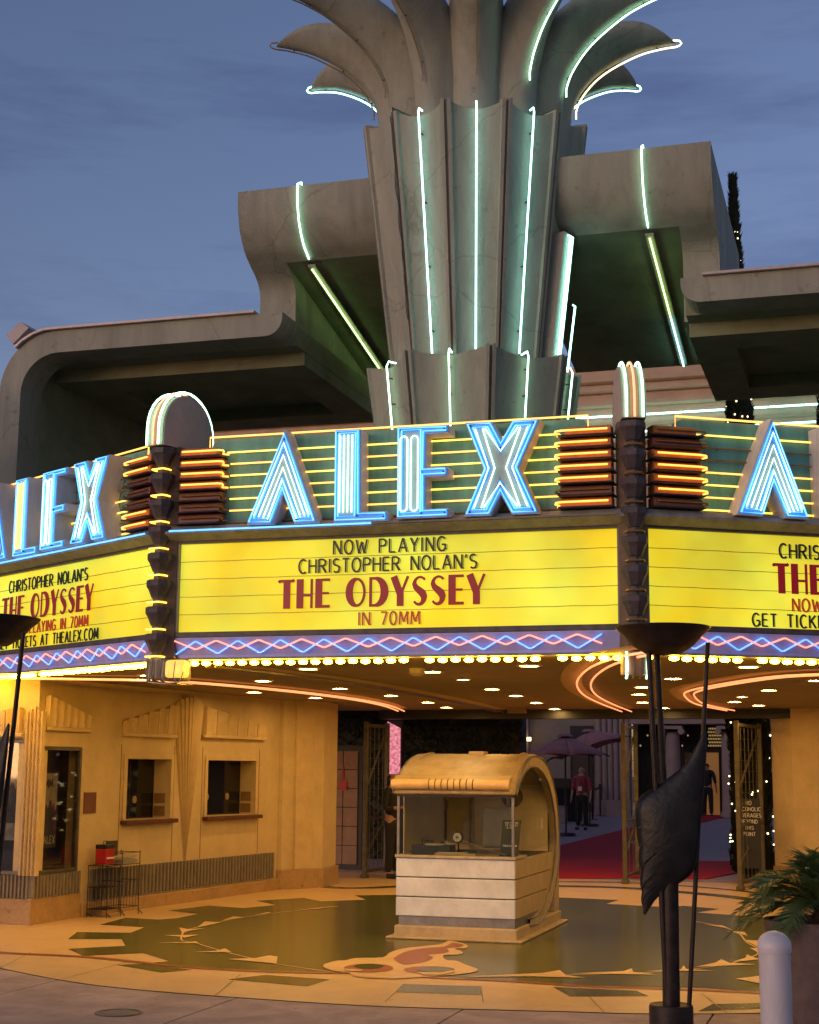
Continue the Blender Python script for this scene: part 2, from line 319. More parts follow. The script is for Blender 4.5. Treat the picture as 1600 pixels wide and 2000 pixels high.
def put_text(fr, panel, txt, s_mid, z, h, gap, m, font, wmax=None, deco=False, d=.02, srange=None, pre='changeable_letter'):
    W = textwidth(txt, h, font, gap); x = s_mid - W / 2; ang = math.atan2(fr.x.y, fr.x.x)
    for c in txt:
        wdt = font[c][0] * h
        if c != ' ' and (srange is None or srange[0] < x < srange[1]):
            key = (c, round(h, 3), m.name)
            if key not in GM:
                mb = MB(); q = 0
                for st in font[c][1]:
                    path, wd = st if deco else (st, .13)
                    pth = [(a * h, b * h) for a, b in path]; wdh = [k * h for k in wd] if isinstance(wd, list) else wd * h
                    ribbon(mb, pth, wdh, lambda p, dd, q=q: Vector((p.x, -dd - q * .0004, p.y)), .006)
                    if not deco: ribbon(mb, [(a + .125 * h, b - .03 * h) for a, b in pth], .04 * h, lambda p, dd, q=q: Vector((p.x, -dd - q * .0004, p.y)), .003)  # thin offset line drawn in place of the stroke's shadow on the board
                    q += 1
                me = bpy.data.meshes.new('changeable_letter'); me.from_pydata(mb.v, [], mb.f); me.materials.append(m); GM[key] = me
            o = bpy.data.objects.new(pre, GM[key]); link(o, fr.P(x, d, z), panel); o.rotation_euler.z = ang
        x += wdt + gap
T_BLK = mat('letter_black', (.02, .022, .01), .4, .1)
T_REDB = emit('letter_glow_red', (.30, .004, .010), .5, base=(.16, .003, .006))  # own emission stands in for board light shining through the letter
T_REDT = emit('letter_glow_orange', (.5, .05, .006), .55, base=(.2, .02, .006))  # likewise glows by itself in place of light from behind

# ================================================================== THE SETTING
def sheet(name, pts, z, m, parent=None, **k): return MB().face([Vector((p[0], p[1], z)) for p in pts]).build(name, m, parent, **k)
ground = tag(sheet('ground', [(-400, -200), (400, -200), (400, 600), (-400, 600)], -.02, mat('asphalt', (.06, .055, .055), .9, .2, 3, .3)), kind='structure')
EDGE = [(-400, 1800), (-150, 1862), (0, 1892), (100, 1912), (200, 1927), (325, 1939), (500, 1952), (750, 1967), (1105, 1977), (1257, 1981), (1487, 1980), (1750, 1972), (2100, 1940)]
edge = [onz(*p) for p in EDGE]; edge = [Vector(p) for p in catmull(edge, 3)]
# concrete footway slabs with open joints
walk = tag(MB().box(-30, 25, 2, 16.6, -.03, -.012).build('sidewalk', mat('joint_dirt', (.07, .06, .06), .9), None), kind='structure')
e2 = [p for p in edge]
seams = [-30, -9.2, -6.75, -4.9, -3.05, -1.2, .65, 3, 25]
def edge_y(x):
    for a, b in zip(e2, e2[1:]):
        if a.x <= x <= b.x: return a.y + (b.y - a.y) * (x - a.x) / max(b.x - a.x, 1e-6)
    return e2[0].y if x < e2[0].x else e2[-1].y
for i in range(len(seams) - 1):
    x0, x1 = seams[i] + .008, seams[i + 1] - .008
    for y0, y1 in ((2, 8.6), (8.616, None)):
        mb = MB(); n = 8
        top = [Vector((x0 + (x1 - x0) * k / n, y1 if y1 else edge_y(x0 + (x1 - x0) * k / n), .0)) for k in range(n + 1)]
        sk = .5
        mb.prism([Vector((x1 - sk * .0, y0, 0)), Vector((x0, y0, 0))][::-1] + top[::-1], (0, 0, -.011))
        mb.build('paving_slab', SIDEWALK, walk)
cov = thing('manhole_cover', onz(232, 1979, .001), 'small round utility cover set in the grey concrete footway', 'cover')
c0 = world_org(cov)
MB().lathe([(0, .006), (.13, .006), (.14, .002)], c0, 28).build('lid', mat('iron_lid', (.2, .16, .155), .7, .2, 20, .3), cov, smooth=30)
MB().lathe([(.15, .001), (.155, .008), (.175, .008), (.18, .001)], c0, 28).build('rim', mat('iron_rim', (.16, .13, .125), .6, .2), cov, smooth=40)

# terrazzo forecourt floor with its inlays
tf = MB().face([Vector((p.x, p.y, .006)) for p in edge] + [Vector((14, 26.2, .006)), Vector((-14, 26.2, .006))]).build('terrazzo_floor', T_BEIGE); tag(tf, kind='structure')
def z4(l): return [onz(x / 2, y / 2 + 1640) for x, y in l]
def z5(l): return [onz(x / 1.7778 + 700, y / 1.7778 + 1640) for x, y in l]
def inlay(pts, lev, m, name='floor_inlay'): return sheet(name, pts, .006 + .0025 * lev, m, tf)
gL = z4([(1545, 218), (1385, 220), (1430, 237), (1255, 243), (1185, 230), (1000, 241), (1080, 258), (950, 270), (815, 260), (655, 280), (775, 293), (690, 310), (620, 315), (490, 308), (390, 335), (565, 345), (510, 367), (300, 364), (265, 392), (475, 392), (490, 418), (265, 430), (325, 458), (560, 447), (660, 478), (600, 484), (700, 497), (850, 513), (1050, 522), (1280, 527), (1500, 530)])
gR = z5([(280, 478), (500, 492), (700, 507), (1000, 515), (1200, 519), (1400, 532), (1560, 540), (1610, 520), (1480, 505), (1310, 488), (1480, 470), (1640, 462), (1660, 430), (1560, 395), (1640, 375), (1610, 335), (1500, 318), (1560, 300), (1440, 275), (1175, 255), (1255, 243), (1130, 232), (1060, 236), (860, 225), (905, 212), (700, 203), (420, 200), (140, 196)])
inlay(gL + gR, 1, T_GREEN)
for l in ([(890, 550), (1040, 532), (1290, 550), (1200, 577)], [(455, 493), (560, 489), (750, 512), (630, 523)]): inlay(z4(l), 1, T_GREEN)
for l in ([(130, 533), (155, 505), (425, 513), (430, 543)], [(675, 515), (965, 528), (1010, 547), (735, 548)], [(1180, 600), (1400, 590), (1430, 570), (1230, 575)]): inlay(z5(l), 1, T_GREEN)
def vine(path, wd, lev, m):
    P = catmull(path, 4); n = len(P); A = []; B = []
    for i in range(n):
        t = (P[min(i + 1, n - 1)] - P[max(i - 1, 0)]).normalized(); q = Vector((-t.y, t.x, 0)) * (wd[0] + (wd[1] - wd[0]) * i / (n - 1)) / 2; A.append(P[i] + q); B.append(P[i] - q)
    inlay(A + B[::-1], lev, m)
vine(z4([(-500, 405), (0, 445), (350, 463), (700, 500), (1000, 518), (1300, 526), (1450, 520)]), (.12, .09), 2, T_RED)
vine(z5([(170, 455), (210, 478), (300, 486), (500, 494), (800, 514), (1100, 523), (1400, 536), (1800, 560)]), (.05, .13), 2, T_RED)
vine(z4([(1320, 525), (1080, 490), (1000, 472), (870, 440), (765, 408), (712, 398), (712, 375), (735, 355), (860, 325), (950, 308), (1100, 287), (1320, 265)]), (.02, .02), 2, T_BEIGE)
vine(z5([(370, 478), (700, 474), (950, 468), (1130, 456), (1280, 437), (1380, 405), (1392, 385), (1350, 360), (1320, 328), (1260, 305), (1170, 287)]), (.02, .02), 2, T_BEIGE)
for l in ([(1080, 490), (890, 472), (1000, 468), (1050, 458), (1085, 462)], [(880, 445), (750, 444), (840, 440), (880, 430), (905, 445)], [(770, 410), (615, 408), (720, 406), (765, 402), (800, 425), (830, 438)],
          [(712, 385), (640, 378), (700, 378), (775, 376), (722, 388)], [(712, 372), (700, 348), (740, 355), (805, 350), (735, 362)], [(770, 348), (800, 324), (865, 327), (810, 340)], [(865, 322), (910, 305), (955, 307), (900, 315)], [(990, 300), (1050, 287), (1060, 290)], [(1150, 280), (1330, 262), (1240, 275)]):
    inlay(z4(l), 3, T_BEIGE)
for l in ([(370, 482), (640, 468), (700, 458), (720, 475), (790, 485), (600, 480)], [(740, 470), (920, 462), (950, 452), (955, 465), (1040, 474)], [(1000, 462), (1120, 455), (1130, 442), (1140, 455), (1235, 460)], [(1170, 447), (1240, 432), (1260, 420), (1290, 433), (1385, 438)],
          [(1300, 430), (1345, 415), (1350, 403), (1370, 412), (1395, 420)], [(1395, 412), (1390, 382), (1360, 380), (1385, 395)], [(1390, 378), (1340, 352), (1400, 356), (1420, 385)], [(1352, 338), (1280, 322), (1340, 324)], [(1290, 313), (1200, 298), (1265, 302)], [(1310, 488), (1400, 478), (1560, 500), (1400, 506)]):
    inlay(z5(l), 3, T_BEIGE)
# the scroll ornament in the middle
def zo(l): return [onz(x / 4.2105 + 600, y / 4.2105 + 1820) for x, y in l]
def closed_cm(l, n=4): 
    P = [Vector((*p, 0)) for p in l]; return [(p.x, p.y) for p in catmull(P + [P[0]], n)[:-1]]
inlay(zo(closed_cm([(140, 278), (240, 250), (320, 246), (400, 228), (620, 222), (680, 182), (800, 147), (1000, 125), (1110, 110), (1165, 84), (1250, 97), (1322, 124), (1300, 146), (1215, 150), (1282, 178), (1250, 198), (1120, 204), (1146, 244), (1230, 252), (1310, 285), (1405, 320), (1340, 350), (1060, 378), (900, 388), (700, 398), (420, 384), (330, 346), (220, 334), (138, 304)], 3)), 3, T_BEIGE)
inlay(zo(closed_cm([(708, 232), (800, 180), (950, 150), (1130, 135), (1190, 104), (1285, 117), (1262, 136), (1150, 148), (1168, 172), (1110, 192), (990, 202), (1037, 226), (970, 258), (820, 284), (750, 266)], 3)), 4.2, T_RED)
inlay(zo(arc(505, 314, 204, 37, 0, 360, 28)[:-1]), 4.2, T_RED); inlay(zo(arc(505, 300, 122, 21, 0, 360, 24)[:-1]), 5.2, T_GREEN)
inlay(zo(arc(1003, 328, 212, 30, 0, 360, 28)[:-1]), 4.2, T_RED); inlay(zo(arc(1058, 326, 152, 22, 0, 360, 24)[:-1]), 5.2, T_GREEN)
inlay(zo([(905, 350), (1100, 352), (1215, 335), (1210, 350), (1100, 372), (960, 372)]), 5.8, T_BEIGE); inlay(zo([(300, 322), (460, 330), (440, 342), (330, 344)]), 5.8, T_BEIGE)
vine(z4([(1180, 176), (1320, 190), (1450, 190), (1560, 184)]), (.3, .3), 1, T_GREEN)
for w_, l in ((.35, [(690, 163), (900, 168), (1100, 182), (1330, 205), (1460, 228)]), (.16, [(690, 148), (900, 150), (1100, 160), (1330, 180), (1460, 200)])): vine(z5(l), (w_, w_), 1, T_GREEN)
for l in ([(640, 585), (800, 437)], [(1450, 589), (1428, 455)]):
    a_, b_ = zo(l); vine([a_, (a_ + b_) / 2, b_], (.008, .008), 1.4, mat('brass_divider', (.25, .16, .07), .4, .1, metal=.5))
for l in ([(0, 1893), (60, 1862)], [(420, 1947), (470, 1905)], [(1180, 1979), (1150, 1948)], [(120, 1915), (250, 1880)], [(1420, 1981), (1370, 1942)]):
    a_, b_ = onz(*l[0]), onz(*l[1]); vine([a_, (a_ + b_) / 2, b_], (.008, .008), 1.4, MATS['brass_divider'])
# courtyard paving, rising gently away from the gates
YS, YE, RISE = 26.2, 48.0, .42
def zc(y): return 0 if y < YS else min(RISE, RISE * (y - YS) / (YE - YS))
CN = Vector((0, -RISE, YE - YS)).normalized()
def onc(x, y): return onplane(x, y, (0, YS, 0.0), CN)
court = MB().add([(-20, YS, .002), (12, YS, .002), (12, YE, RISE), (-20, YE, RISE), (12, 70, RISE), (-20, 70, RISE)], [(0, 1, 2, 3), (3, 2, 4, 5)]).build('courtyard_paving', mat('courtyard_concrete', (.4, .29, .3), .7, .1, 3, .1)); tag(court, kind='structure')
c = [onc(*p) for p in ((1060, 1718), (1246, 1716), (1380, 1718), (1500, 1695), (1500, 1683), (1370, 1684), (1220, 1646), (1424, 1594), (1380, 1592), (1240, 1616), (1085, 1655), (1060, 1672))]
cpt = MB().prism([p + Vector((0, 0, .02)) for p in c], (0, 0, -.012)).build('red_carpet', mat('red_carpet', (.55, .008, .02), .95, .1, 30, .3, 300))
tag(cpt, 'long red carpet laid through the courtyard behind the gates', 'carpet')

# ================================================================== THE MARQUEE
AX, VF, WING, WA = -4.3, 13.7, 4.64, R(31.5)
CL, CR = Vector((AX - 2.32, VF, 0)), Vector((AX + 2.32, VF, 0))
FC = Fr(CL, (1, 0), (0, -1)); FRr = Fr(CR, (math.cos(WA), math.sin(WA)), (math.sin(WA), -math.cos(WA)))
LE = CL + Vector((-math.cos(WA), math.sin(WA), 0)) * WING; FL = Fr(LE, (math.cos(WA), -math.sin(WA)), (-math.sin(WA), -math.cos(WA))); RE = FRr.P(WING, 0, 0)
marq = thing('theatre_marquee', (AX, VF + 3, 2.86), 'projecting neon theatre marquee with blue ALEX letters and yellow reader boards', 'marquee')
ZC = 2.86
def inpt(p, y): return Vector((p.x, p.y + .12, y))
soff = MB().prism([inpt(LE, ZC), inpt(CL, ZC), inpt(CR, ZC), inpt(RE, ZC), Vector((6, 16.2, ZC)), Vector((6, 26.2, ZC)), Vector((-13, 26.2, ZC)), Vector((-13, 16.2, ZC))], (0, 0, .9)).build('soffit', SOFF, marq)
HOOD = mat('socket_rim', (.45, .38, .26), .4, .1)
def downlight(x, y, bright=False):
    p = onz(x, y, ZC); r = .1 if not bright else .07
    t = MB().lathe([(r + .035, -.002), (r + .03, -.012), (r, -.014), (r, -.001)], p, 18).build('downlight', HOOD, soff, smooth=40)
    MB().lathe([(0, -.009), (r - .004, -.009)], p, 18).build('lamp', DOWNB if bright else DOWN, t)
for x, y in ((514, 1329), (496, 1351), (602, 1305), (664, 1344), (616, 1362), (764, 1358), (844, 1311), (836, 1371), (872, 1381), (961, 1345), (1008, 1358), (1048, 1372), (1084, 1384), (1034, 1299), (1248, 1355), (1255, 1371), (1256, 1341), (1315, 1324), (1296, 1382), (1502, 1347), (1435, 1370), (1596, 1328), (1482, 1377), (290, 1318), (1462, 1301)): downlight(x, y)
for x, y in ((905, 1326), (1450, 1360)): downlight(x, y, True)
p = onz(815, 1306, ZC); MB().lathe([(.09, 0), (.085, -.05), (.05, -.075), (.0, -.08)], p, 16).build('smoke_detector', mat('detector_beige', (.5, .42, .3), .5, .05), soff, smooth=40)
p = onz(1010, 1381, ZC); MB().box(p.x - .14, p.x + .14, p.y - .1, p.y + .1, ZC - .1, ZC).build('access_box', SOFF, soff)
def cpath(l, dz=-.05, n=8): return catmull([onz(x, y, ZC + dz) for x, y in l], n)
def ring(l, m, track=True, off=(0, 7)):
    a = cpath(l)
    for k in off:
        P = [q.copy() for q in a]
        if k:
            for i in range(len(P)):
                t = (a[min(i + 1, len(a) - 1)] - a[max(i - 1, 0)]).normalized(); P[i] = a[i] + Vector((-t.y, t.x, 0)) * (.018 * k)
        MB().tube(P, .011).build('soffit_neon_tube', m, soff, smooth=60)
        e = P[-1]; MB().tube([e + Vector((0, 0, .05)), e + Vector((0, 0, 0)), e], .012).build('tube_end', BTN, soff)
    t = MB()
    for i in range(len(a) - 1):
        d0 = (a[i + 1] - a[i]).normalized(); q = Vector((-d0.y, d0.x, 0))
        t.add([a[i] - q * .06 + ZU * .046, a[i + 1] - q * .06 + ZU * .046, a[i + 1] + q * .19 + ZU * .046, a[i] + q * .19 + ZU * .046], [(0, 1, 2, 3)])
    t.build('neon_track', WALL_T, soff)
ring([(-60, 1323), (0, 1324), (150, 1326), (330, 1330), (480, 1341), (600, 1353), (700, 1366), (760, 1378), (790, 1389)], N_PEACH, off=(0, 6))
ring([(420, 1302), (560, 1318), (700, 1336), (820, 1356), (930, 1378), (985, 1392)], N_OFF, off=(0, 6))
ring([(1290, 1270), (1206, 1284), (1150, 1306), (1127, 1334), (1140, 1357), (1175, 1375), (1215, 1390)], N_PEACH, off=(0, -9))
ring([(1720, 1314), (1600, 1317), (1500, 1323), (1400, 1338), (1345, 1350), (1338, 1360), (1362, 1376), (1420, 1388)], N_PEACH, off=(0, -7))

# changing sign frames
def offset_tube(fr, poly, d, r, m, parent, closed=True, name='neon_tube'): return MB().tube([fr.P(a, d, b) for a, b in poly], r, 6, closed).build(name, m, parent, smooth=60)
def zoom6(l, d): return [FC.at(x / 2.2857 + 400, y / 2.2857 + 760, d) for x, y in l]
LD = .24
LET = {
 'A': zoom6([(360, 178), (188, 605), (300, 603), (350, 468), (400, 600), (503, 597)], LD),
 'L': zoom6([(582, 183), (577, 596), (818, 588), (816, 545), (697, 548), (697, 178)], LD),
 'E': zoom6([(860, 170), (857, 580), (1092, 570), (1090, 531), (985, 536), (985, 391), (1086, 386), (1085, 346), (985, 351), (988, 199), (1090, 194), (1090, 160)], LD),
 'X': zoom6([(1163, 150), (1245, 357), (1158, 569), (1275, 565), (1322, 470), (1372, 560), (1495, 556), (1402, 350), (1497, 133), (1375, 140), (1325, 226), (1282, 145)], LD),
}
def lines_in(ch):
    if ch == 'A':
        o = LET['A']; ap, l0, l1, cr, r1, r2 = [Vector(q) for q in o]; out = []
        for k in range(4):
            f = .20 + .2 * k; top = ap.lerp(cr, .22 + .19 * k); lb = l0.lerp(l1, f); rb = r2.lerp(r1, f)
            lb = lb + (top - lb) * .1; rb = rb + (top - rb) * .1; out.append([tuple(lb), tuple(top), tuple(rb)])
        return out, False
    if ch == 'L':
        o = LET['L']; x0, x1 = o[0][0], o[5][0]; z1 = o[0][1] - .06; z0 = o[1][1] + .09
        return [[(x0 + (x1 - x0) * f, z0), (x0 + (x1 - x0) * f, z1)] for f in (.25, .4, .56, .72)], False
    if ch == 'E':
        o = LET['E']; x0, x1 = o[0][0], o[4][0]; z1 = o[0][1] - .1; z0 = o[1][1] + .1; out = []
        for f in (.27, .64):
            a, b = x0 + (x1 - x0) * f - .035, x0 + (x1 - x0) * f + .035; m_ = (a + b) / 2
            out.append([(a, z0)] + [(a, z1 - .035)] + arc(m_, z1 - .035, .035, .035, 180, 0, 6) + [(b, z0)] + arc(m_, z0, .035, .035, 0, -180, 6))
        return out, True
    o = [Vector(q) for q in LET['X']]; tl0, wl, bl0, bl1, cb, br0, br1, wr, tr1, tr0, ct, tl1 = o; out = []
    for a, b, c_ in ((tl0, tl1, ct), ):
        pass
    for f in (.27, .55):
        w_ = wl.lerp(wr, f * .62); out.append([tuple(tl0.lerp(tl1, f + .02) + Vector((.03, -.07))), tuple(w_), tuple(bl0.lerp(bl1, f + .02) + Vector((.03, .07)))])
        w2 = wr.lerp(wl, f * .62); out.append([tuple(tr1.lerp(tr0, f + .02) + Vector((-.03, -.07))), tuple(w2), tuple(br1.lerp(br0, f + .02) + Vector((-.03, .07)))])
    for end, cc in (((tl1, tr0), ct), ((bl1, br0), cb)):
        mid = o[1].lerp(o[7], .5); cc2 = cc.lerp(mid, .42); sgn = -1 if cc is ct else 1
        out.append([tuple(end[0].lerp(tl0 if cc is ct else bl0, .22) + Vector((0, sgn * .07))), tuple(cc2), tuple(end[1].lerp(tr1 if cc is ct else br1, .22) + Vector((0, sgn * .07)))])
    return out, False
WORDS = {'A': 'letter_a', 'L': 'letter_l', 'E': 'letter_e', 'X': 'letter_x'}
def big_letter(fr, ch, inner=N_INNER):
    poly = LET[ch]
    body = MB().prism([fr.P(a, .005, b) for a, b in poly], fr.n * (LD - .005)).build(WORDS[ch], LWHITE, marq)
    face = MB().prism([fr.P(a, LD + .001, b) for a, b in inset(poly, .006)], fr.n * .005).build('face_plate', LBLUE, body)
    pin = inset(poly, .075)
    if ch in 'LE':
        x0_, x1_ = poly[0][0], (poly[5][0] if ch == 'L' else poly[4][0]); z1_, z0_ = poly[0][1], poly[1][1]; pin = [(x0_ + .07, z0_ + .07), (x1_ - .06, z0_ + .07), (x1_ - .06, z1_ - .06), (x0_ + .07, z1_ - .06)]
    MB().prism([fr.P(a, LD + .008, b) for a, b in pin], fr.n * .004).build('inner_plate', LPALE, body)
    offset_tube(fr, inset(poly, .02), LD + .03, .0085, N_BLUE, body)
    if ch in 'AX': offset_tube(fr, inset(poly, .055), LD + .03, .0085, N_BLUE, body)
    else: offset_tube(fr, inset(pin, -.018), LD + .03, .0085, N_BLUE, body)
    ls, cl = lines_in(ch)
    for l in ls: offset_tube(fr, l, LD + .032, .0075, inner, body, cl)
    sp = MB()
    for a, b in inset(poly, .038)[::2]: sp.box(a - .006, a + .006, LD + .004, LD + .03, b - .006, b + .006, fr)
    sp.build('tube_supports', BTN, body)
zl = [5.05 - .118 * k for k in range(8)]
def face_set(fr, which, lit, litR, litL, blue, yshort):
    # back panel, ledge, reader board frame, zigzag band
    a0, a1 = .44, 4.24
    bp = MB().prism([fr.P(a, 0, z) for a, z in [(a0, 4.17), (a0, 5.0), (a0 + .03, 5.04), (a0 + .08, 5.06), (a1 - .08, 5.06), (a1 - .03, 5.04), (a1, 5.0), (a1, 4.17)]], fr.n * -.08).build('letter_backing', TEAL, marq)
    MB().tube([fr.P(a0 - .01, .04, 4.9), fr.P(a0 - .01, .04, 5.075), fr.P(a1 + .01, .04, 5.075), fr.P(a1 + .01, .04, 4.9)], .009).build('neon_tube', N_YELO, bp, smooth=60)
    for k in range(1, 8):
        z = zl[k] - .02; x0, x1 = (.66, 4.0) if k > 1 else (.62, 3.98)
        m = (N_YEL if k % 2 else N_YELO) if lit(k) else N_OFFY
        MB().tube([fr.P(x0, .04, z), fr.P(x1, .04, z)], .008).build('neon_tube', m, bp, smooth=60)
        sp = MB()
        for j in range(7): sp.box(x0 + .2 + j * .5, x0 + .212 + j * .5, .0, .04, z - .006, z + .006, fr)
        sp.build('tube_supports', BTN, bp)
    for ch in which: big_letter(fr, ch, emit('neon_letter_yellow', (1, .6, .06), 2) if (ch == 'L' and which == 'LEX') else N_INNER)
    bd = MB().prism([fr.P(.02, d, z) for d, z in ((.0, 4.17), (.12, 4.17), (.2, 4.11), (.2, 4.09), (.07, 4.03), (-.3, 4.03), (-.3, 4.17))], fr.x * (WING - .04)).build('sign_ledge', TIN, marq)
    if blue: MB().tube([fr.P(blue[0], .225, 4.11), fr.P(blue[1], .225, 4.11)], .009).build('neon_tube', N_BLUE, bd, smooth=60)
    if blue: MB().tube([fr.P(blue[1], .225, 4.11), fr.P(WING - .1 if blue[1] < 4 else blue[1] + .02, .225, 4.11)], .009).build('neon_tube', N_OFF, bd)
    bx_ = MB().box(.1, WING - .1, -.3, -.02, 3.07, 4.03, fr).build('reader_box', TIN_D, marq)
    for z0, z1 in ((3.075, 3.125), (4.005, 4.035)): MB().box(.1, WING - .1, -.02, .05, z0, z1, fr).build('frame_rail', TIN_D, bx_)
    for s0, s1 in ((.1, .135), (WING - .135, WING - .1)): MB().box(s0, s1, -.02, .05, 3.125, 4.005, fr).build('frame_rail', TIN, bx_)
    panel = MB().box(.135, WING - .135, -.015, .0, 3.125, 4.005, fr).build('reader_board', SIGNY, marq)
    for k in range(1, 5):
        z = 3.125 + .176 * k; n = 30; mb = MB()
        rows = []
        for j in range(n + 1):
            a = .14 + (WING - .28) * j / n; zz = z + .002 * math.sin(j * 2.1 + k); rows.append([fr.P(a, .001, zz - .003), fr.P(a, .011, zz - .003), fr.P(a, .011, zz + .002), fr.P(a, .001, zz + .002)])
        mb.grid(rows, True); mb.build('letter_rail', mat('clear_rail', (.36, .3, .05), .3, .3, 30), panel)
    zb = MB().prism([fr.P(.02, d, z) for d, z in ((.05, 3.07), (.05, 3.055), (.0, 2.9), (.0, 2.875), (-.3, 2.875), (-.3, 3.07))], fr.x * (WING - .04)).build('zigzag_band', LAV, marq)
    pl = WING / 8.5; n = 9
    for nm, off, m in (('blue', 0, N_ZBLUE), ('pink', 1, N_PINK)):
        path = []; x = .12; k = 0
        amp = .062
        pat = (.07, .1, .19, .19, .1) 
        x = .13; hi = off; pts = []
        per = .445
        while x < WING - .12:
            zc_ = 2.977 + (.016 if off else -.006); amp = .045 if off else .062; pts.append((x, zc_ + (amp if hi else -amp)))
            step = per * (.5 + (.11 if (hi == off) else -.11)) * (1 if True else 0)
            hi = 1 - hi; x += per / 2
        sm = []
        for i, (a, b) in enumerate(pts):
            if 0 < i < len(pts) - 1:
                for f in (-.012, .012): sm.append(fr.P(a + f, .03 + .012 * off + (b - 2.9) * .28, b - math.copysign(abs(f) * .45 + .002, b - 2.982)))
            else: sm.append(fr.P(a, .03 + .012 * off + (b - 2.9) * .28, b))
        MB().tube(sm, .0085).build('zigzag_neon_tube', m, zb, smooth=60)
    # the row of bulbs along the lower edge
    lip = MB().box(.02, WING - .02, -.13, .0, 2.855, 2.874, fr).build('bulb_rail', TIN, marq)
    nb = 35; first = None
    for k in range(nb):
        a = .16 + (WING - .32) * k / (nb - 1)
        dead = (fr is FC and k in (19, 29)) or (fr is FRr and k in (1, 8)) or (fr is FL and k == 14)
        if dead: continue
        if BULBM.get('b') is None:
            mb = MB(); ctr = fr.P(a, -.06, 2.826)
            rows = [[ctr + Vector((.046 * math.sin(R(th)) * math.cos(j * math.pi / 5), .046 * math.sin(R(th)) * math.sin(j * math.pi / 5), .024 * math.cos(R(th)))) for j in range(10)] for th in (0.5, 35, 65, 90, 115, 145, 179.5)]
            mb.grid(rows, True); BULBM['b'] = mb.build('light_bulb', BULB, lip, smooth=80, org=ctr)
        else: share(BULBM['b'], 'light_bulb', fr.P(a, -.06, 2.826 + rnd.uniform(-.003, .003)), lip)
    return panel
BULBM = {}
pC = face_set(FC, 'ALEX', lambda k: k <= 6, None, None, (.1, 2.2), None)
pL = face_set(FL, 'LEX', lambda k: k in (4, 5, 7), None, None, (.3, 4.55), None)
# the A of the left word is only just in frame: built too, as is the start of the right word
big_letter(FL, 'A', N_OFF)
pR = face_set(FRr, 'AL', lambda k: k not in (2, 3), None, None, None, None)
# moveable letters on the boards
def sm(fr, x0, x1, y): a = fr.at(x0, y)[0]; b = fr.at(x1, y)[0]; return (a + b) / 2
Z1, Z2, Z34, Z5 = 3.843, 3.667, 3.335, 3.16
put_text(FC, pC, 'NOW PLAYING', sm(FC, 655, 870, 1068), Z1 + .008, .135, .036, T_BLK, GL)
put_text(FC, pC, "CHRISTOPHER NOLAN'S", sm(FC, 583, 935, 1104), Z2 + .008, .135, .032, T_BLK, GL)
put_text(FC, pC, 'THE ODYSSEY', sm(FC, 545, 950, 1155), Z34, .285, .028, T_REDB, DEC, deco=True)
put_text(FC, pC, 'IN 70MM', sm(FC, 693, 830, 1208), Z5, .125, .032, T_REDT, GL)
for fr, pn, rng in ((FL, pL, (.6, 4.6)), (FRr, pR, (0, 2.6))):
    left = fr is FL
    def right_at(txt, h, gap, font, x, y):
        W = textwidth(txt, h, font, gap); e = fr.at(x, y)[0]; return e - W / 2 if left else e + W / 2
    put_text(fr, pn, "CHRISTOPHER NOLAN'S", right_at("CHRISTOPHER NOLAN'S", .135, .032, GL, 175 if left else 1520, 1112 if left else 1065), 3.79, .135, .032, T_BLK, GL, srange=rng)
    put_text(fr, pn, 'THE ODYSSEY', right_at('THE ODYSSEY', .285, .028, DEC, 186 if left else 1508, 1155 if left else 1118), 3.455, .285, .028, T_REDB, DEC, deco=True, srange=rng)
    put_text(fr, pn, 'NOW PLAYING IN 70MM', right_at('NOW PLAYING IN 70MM', .13, .032, GL, 180 if left else 1537, 1205 if left else 1173), 3.292, .12, .032, T_REDT, GL, srange=rng)
    put_text(fr, pn, 'GET TICKETS AT THEALEX.COM', right_at('GET TICKETS AT THEALEX.COM', .13, .032, GL, 201 if left else 1456, 1230 if left else 1206), 3.14, .12, .032, T_BLK, GL, srange=rng)

# louvred blocks beside the corner posts
def louvre(fr, s0, s1, inner, litset):
    # s0 is the post end, s1 the outer end
    for k in range(7):
        zt = 4.955 - .112 * k; lit = k in litset; sg = 1 if s1 > s0 else -1
        prof = [(.0, zt), (.12, zt), (.15, zt - .02), (.15, zt - .085), (.0, zt - .085)]
        b = MB()
        e = s1 - sg * (.05 if k == 0 else 0)
        b.prism([fr.P(s0, d, z) for d, z in prof], fr.x * (e - s0))
        o = b.build('louvre_fin', FIN_LIT if (lit or k < 1) else FIN_UNLIT, marq, bevel=.006)  # lit and unlit look of the fin is set by its colour
        MB().prism([fr.P(s0 - sg * .02, d, z) for d, z in ((-.02, zt - .086), (.205, zt - .088), (.2, zt - .1), (-.02, zt - .1))], fr.x * (s1 + sg * .03 - s0)).build('lip', LIP, o)
        pth = [fr.P(s0 + sg * .03, .175, zt - .042), fr.P(s1 - sg * .02, .175, zt - .042), fr.P(s1 + sg * .035, .175, zt - .048), fr.P(s1 + sg * .04, .17, zt - .06), fr.P(s1 - sg * .0, .1, zt - .068), fr.P(s1 + sg * .04, .045, zt - .065)]
        MB().tube(pth, .009).build('neon_tube', N_YELO if lit else N_OFFY, o, smooth=60)
louvre(FC, .16, .60, True, {0, 1, 2, 3}); louvre(FC, WING - .16, WING - .64, True, {0, 1, 2, 3, 4, 6})
louvre(FL, WING - .16, WING - .6, True, {0, 1, 5, 6}); louvre(FRr, .16, .64, True, {2, 3, 4, 5})

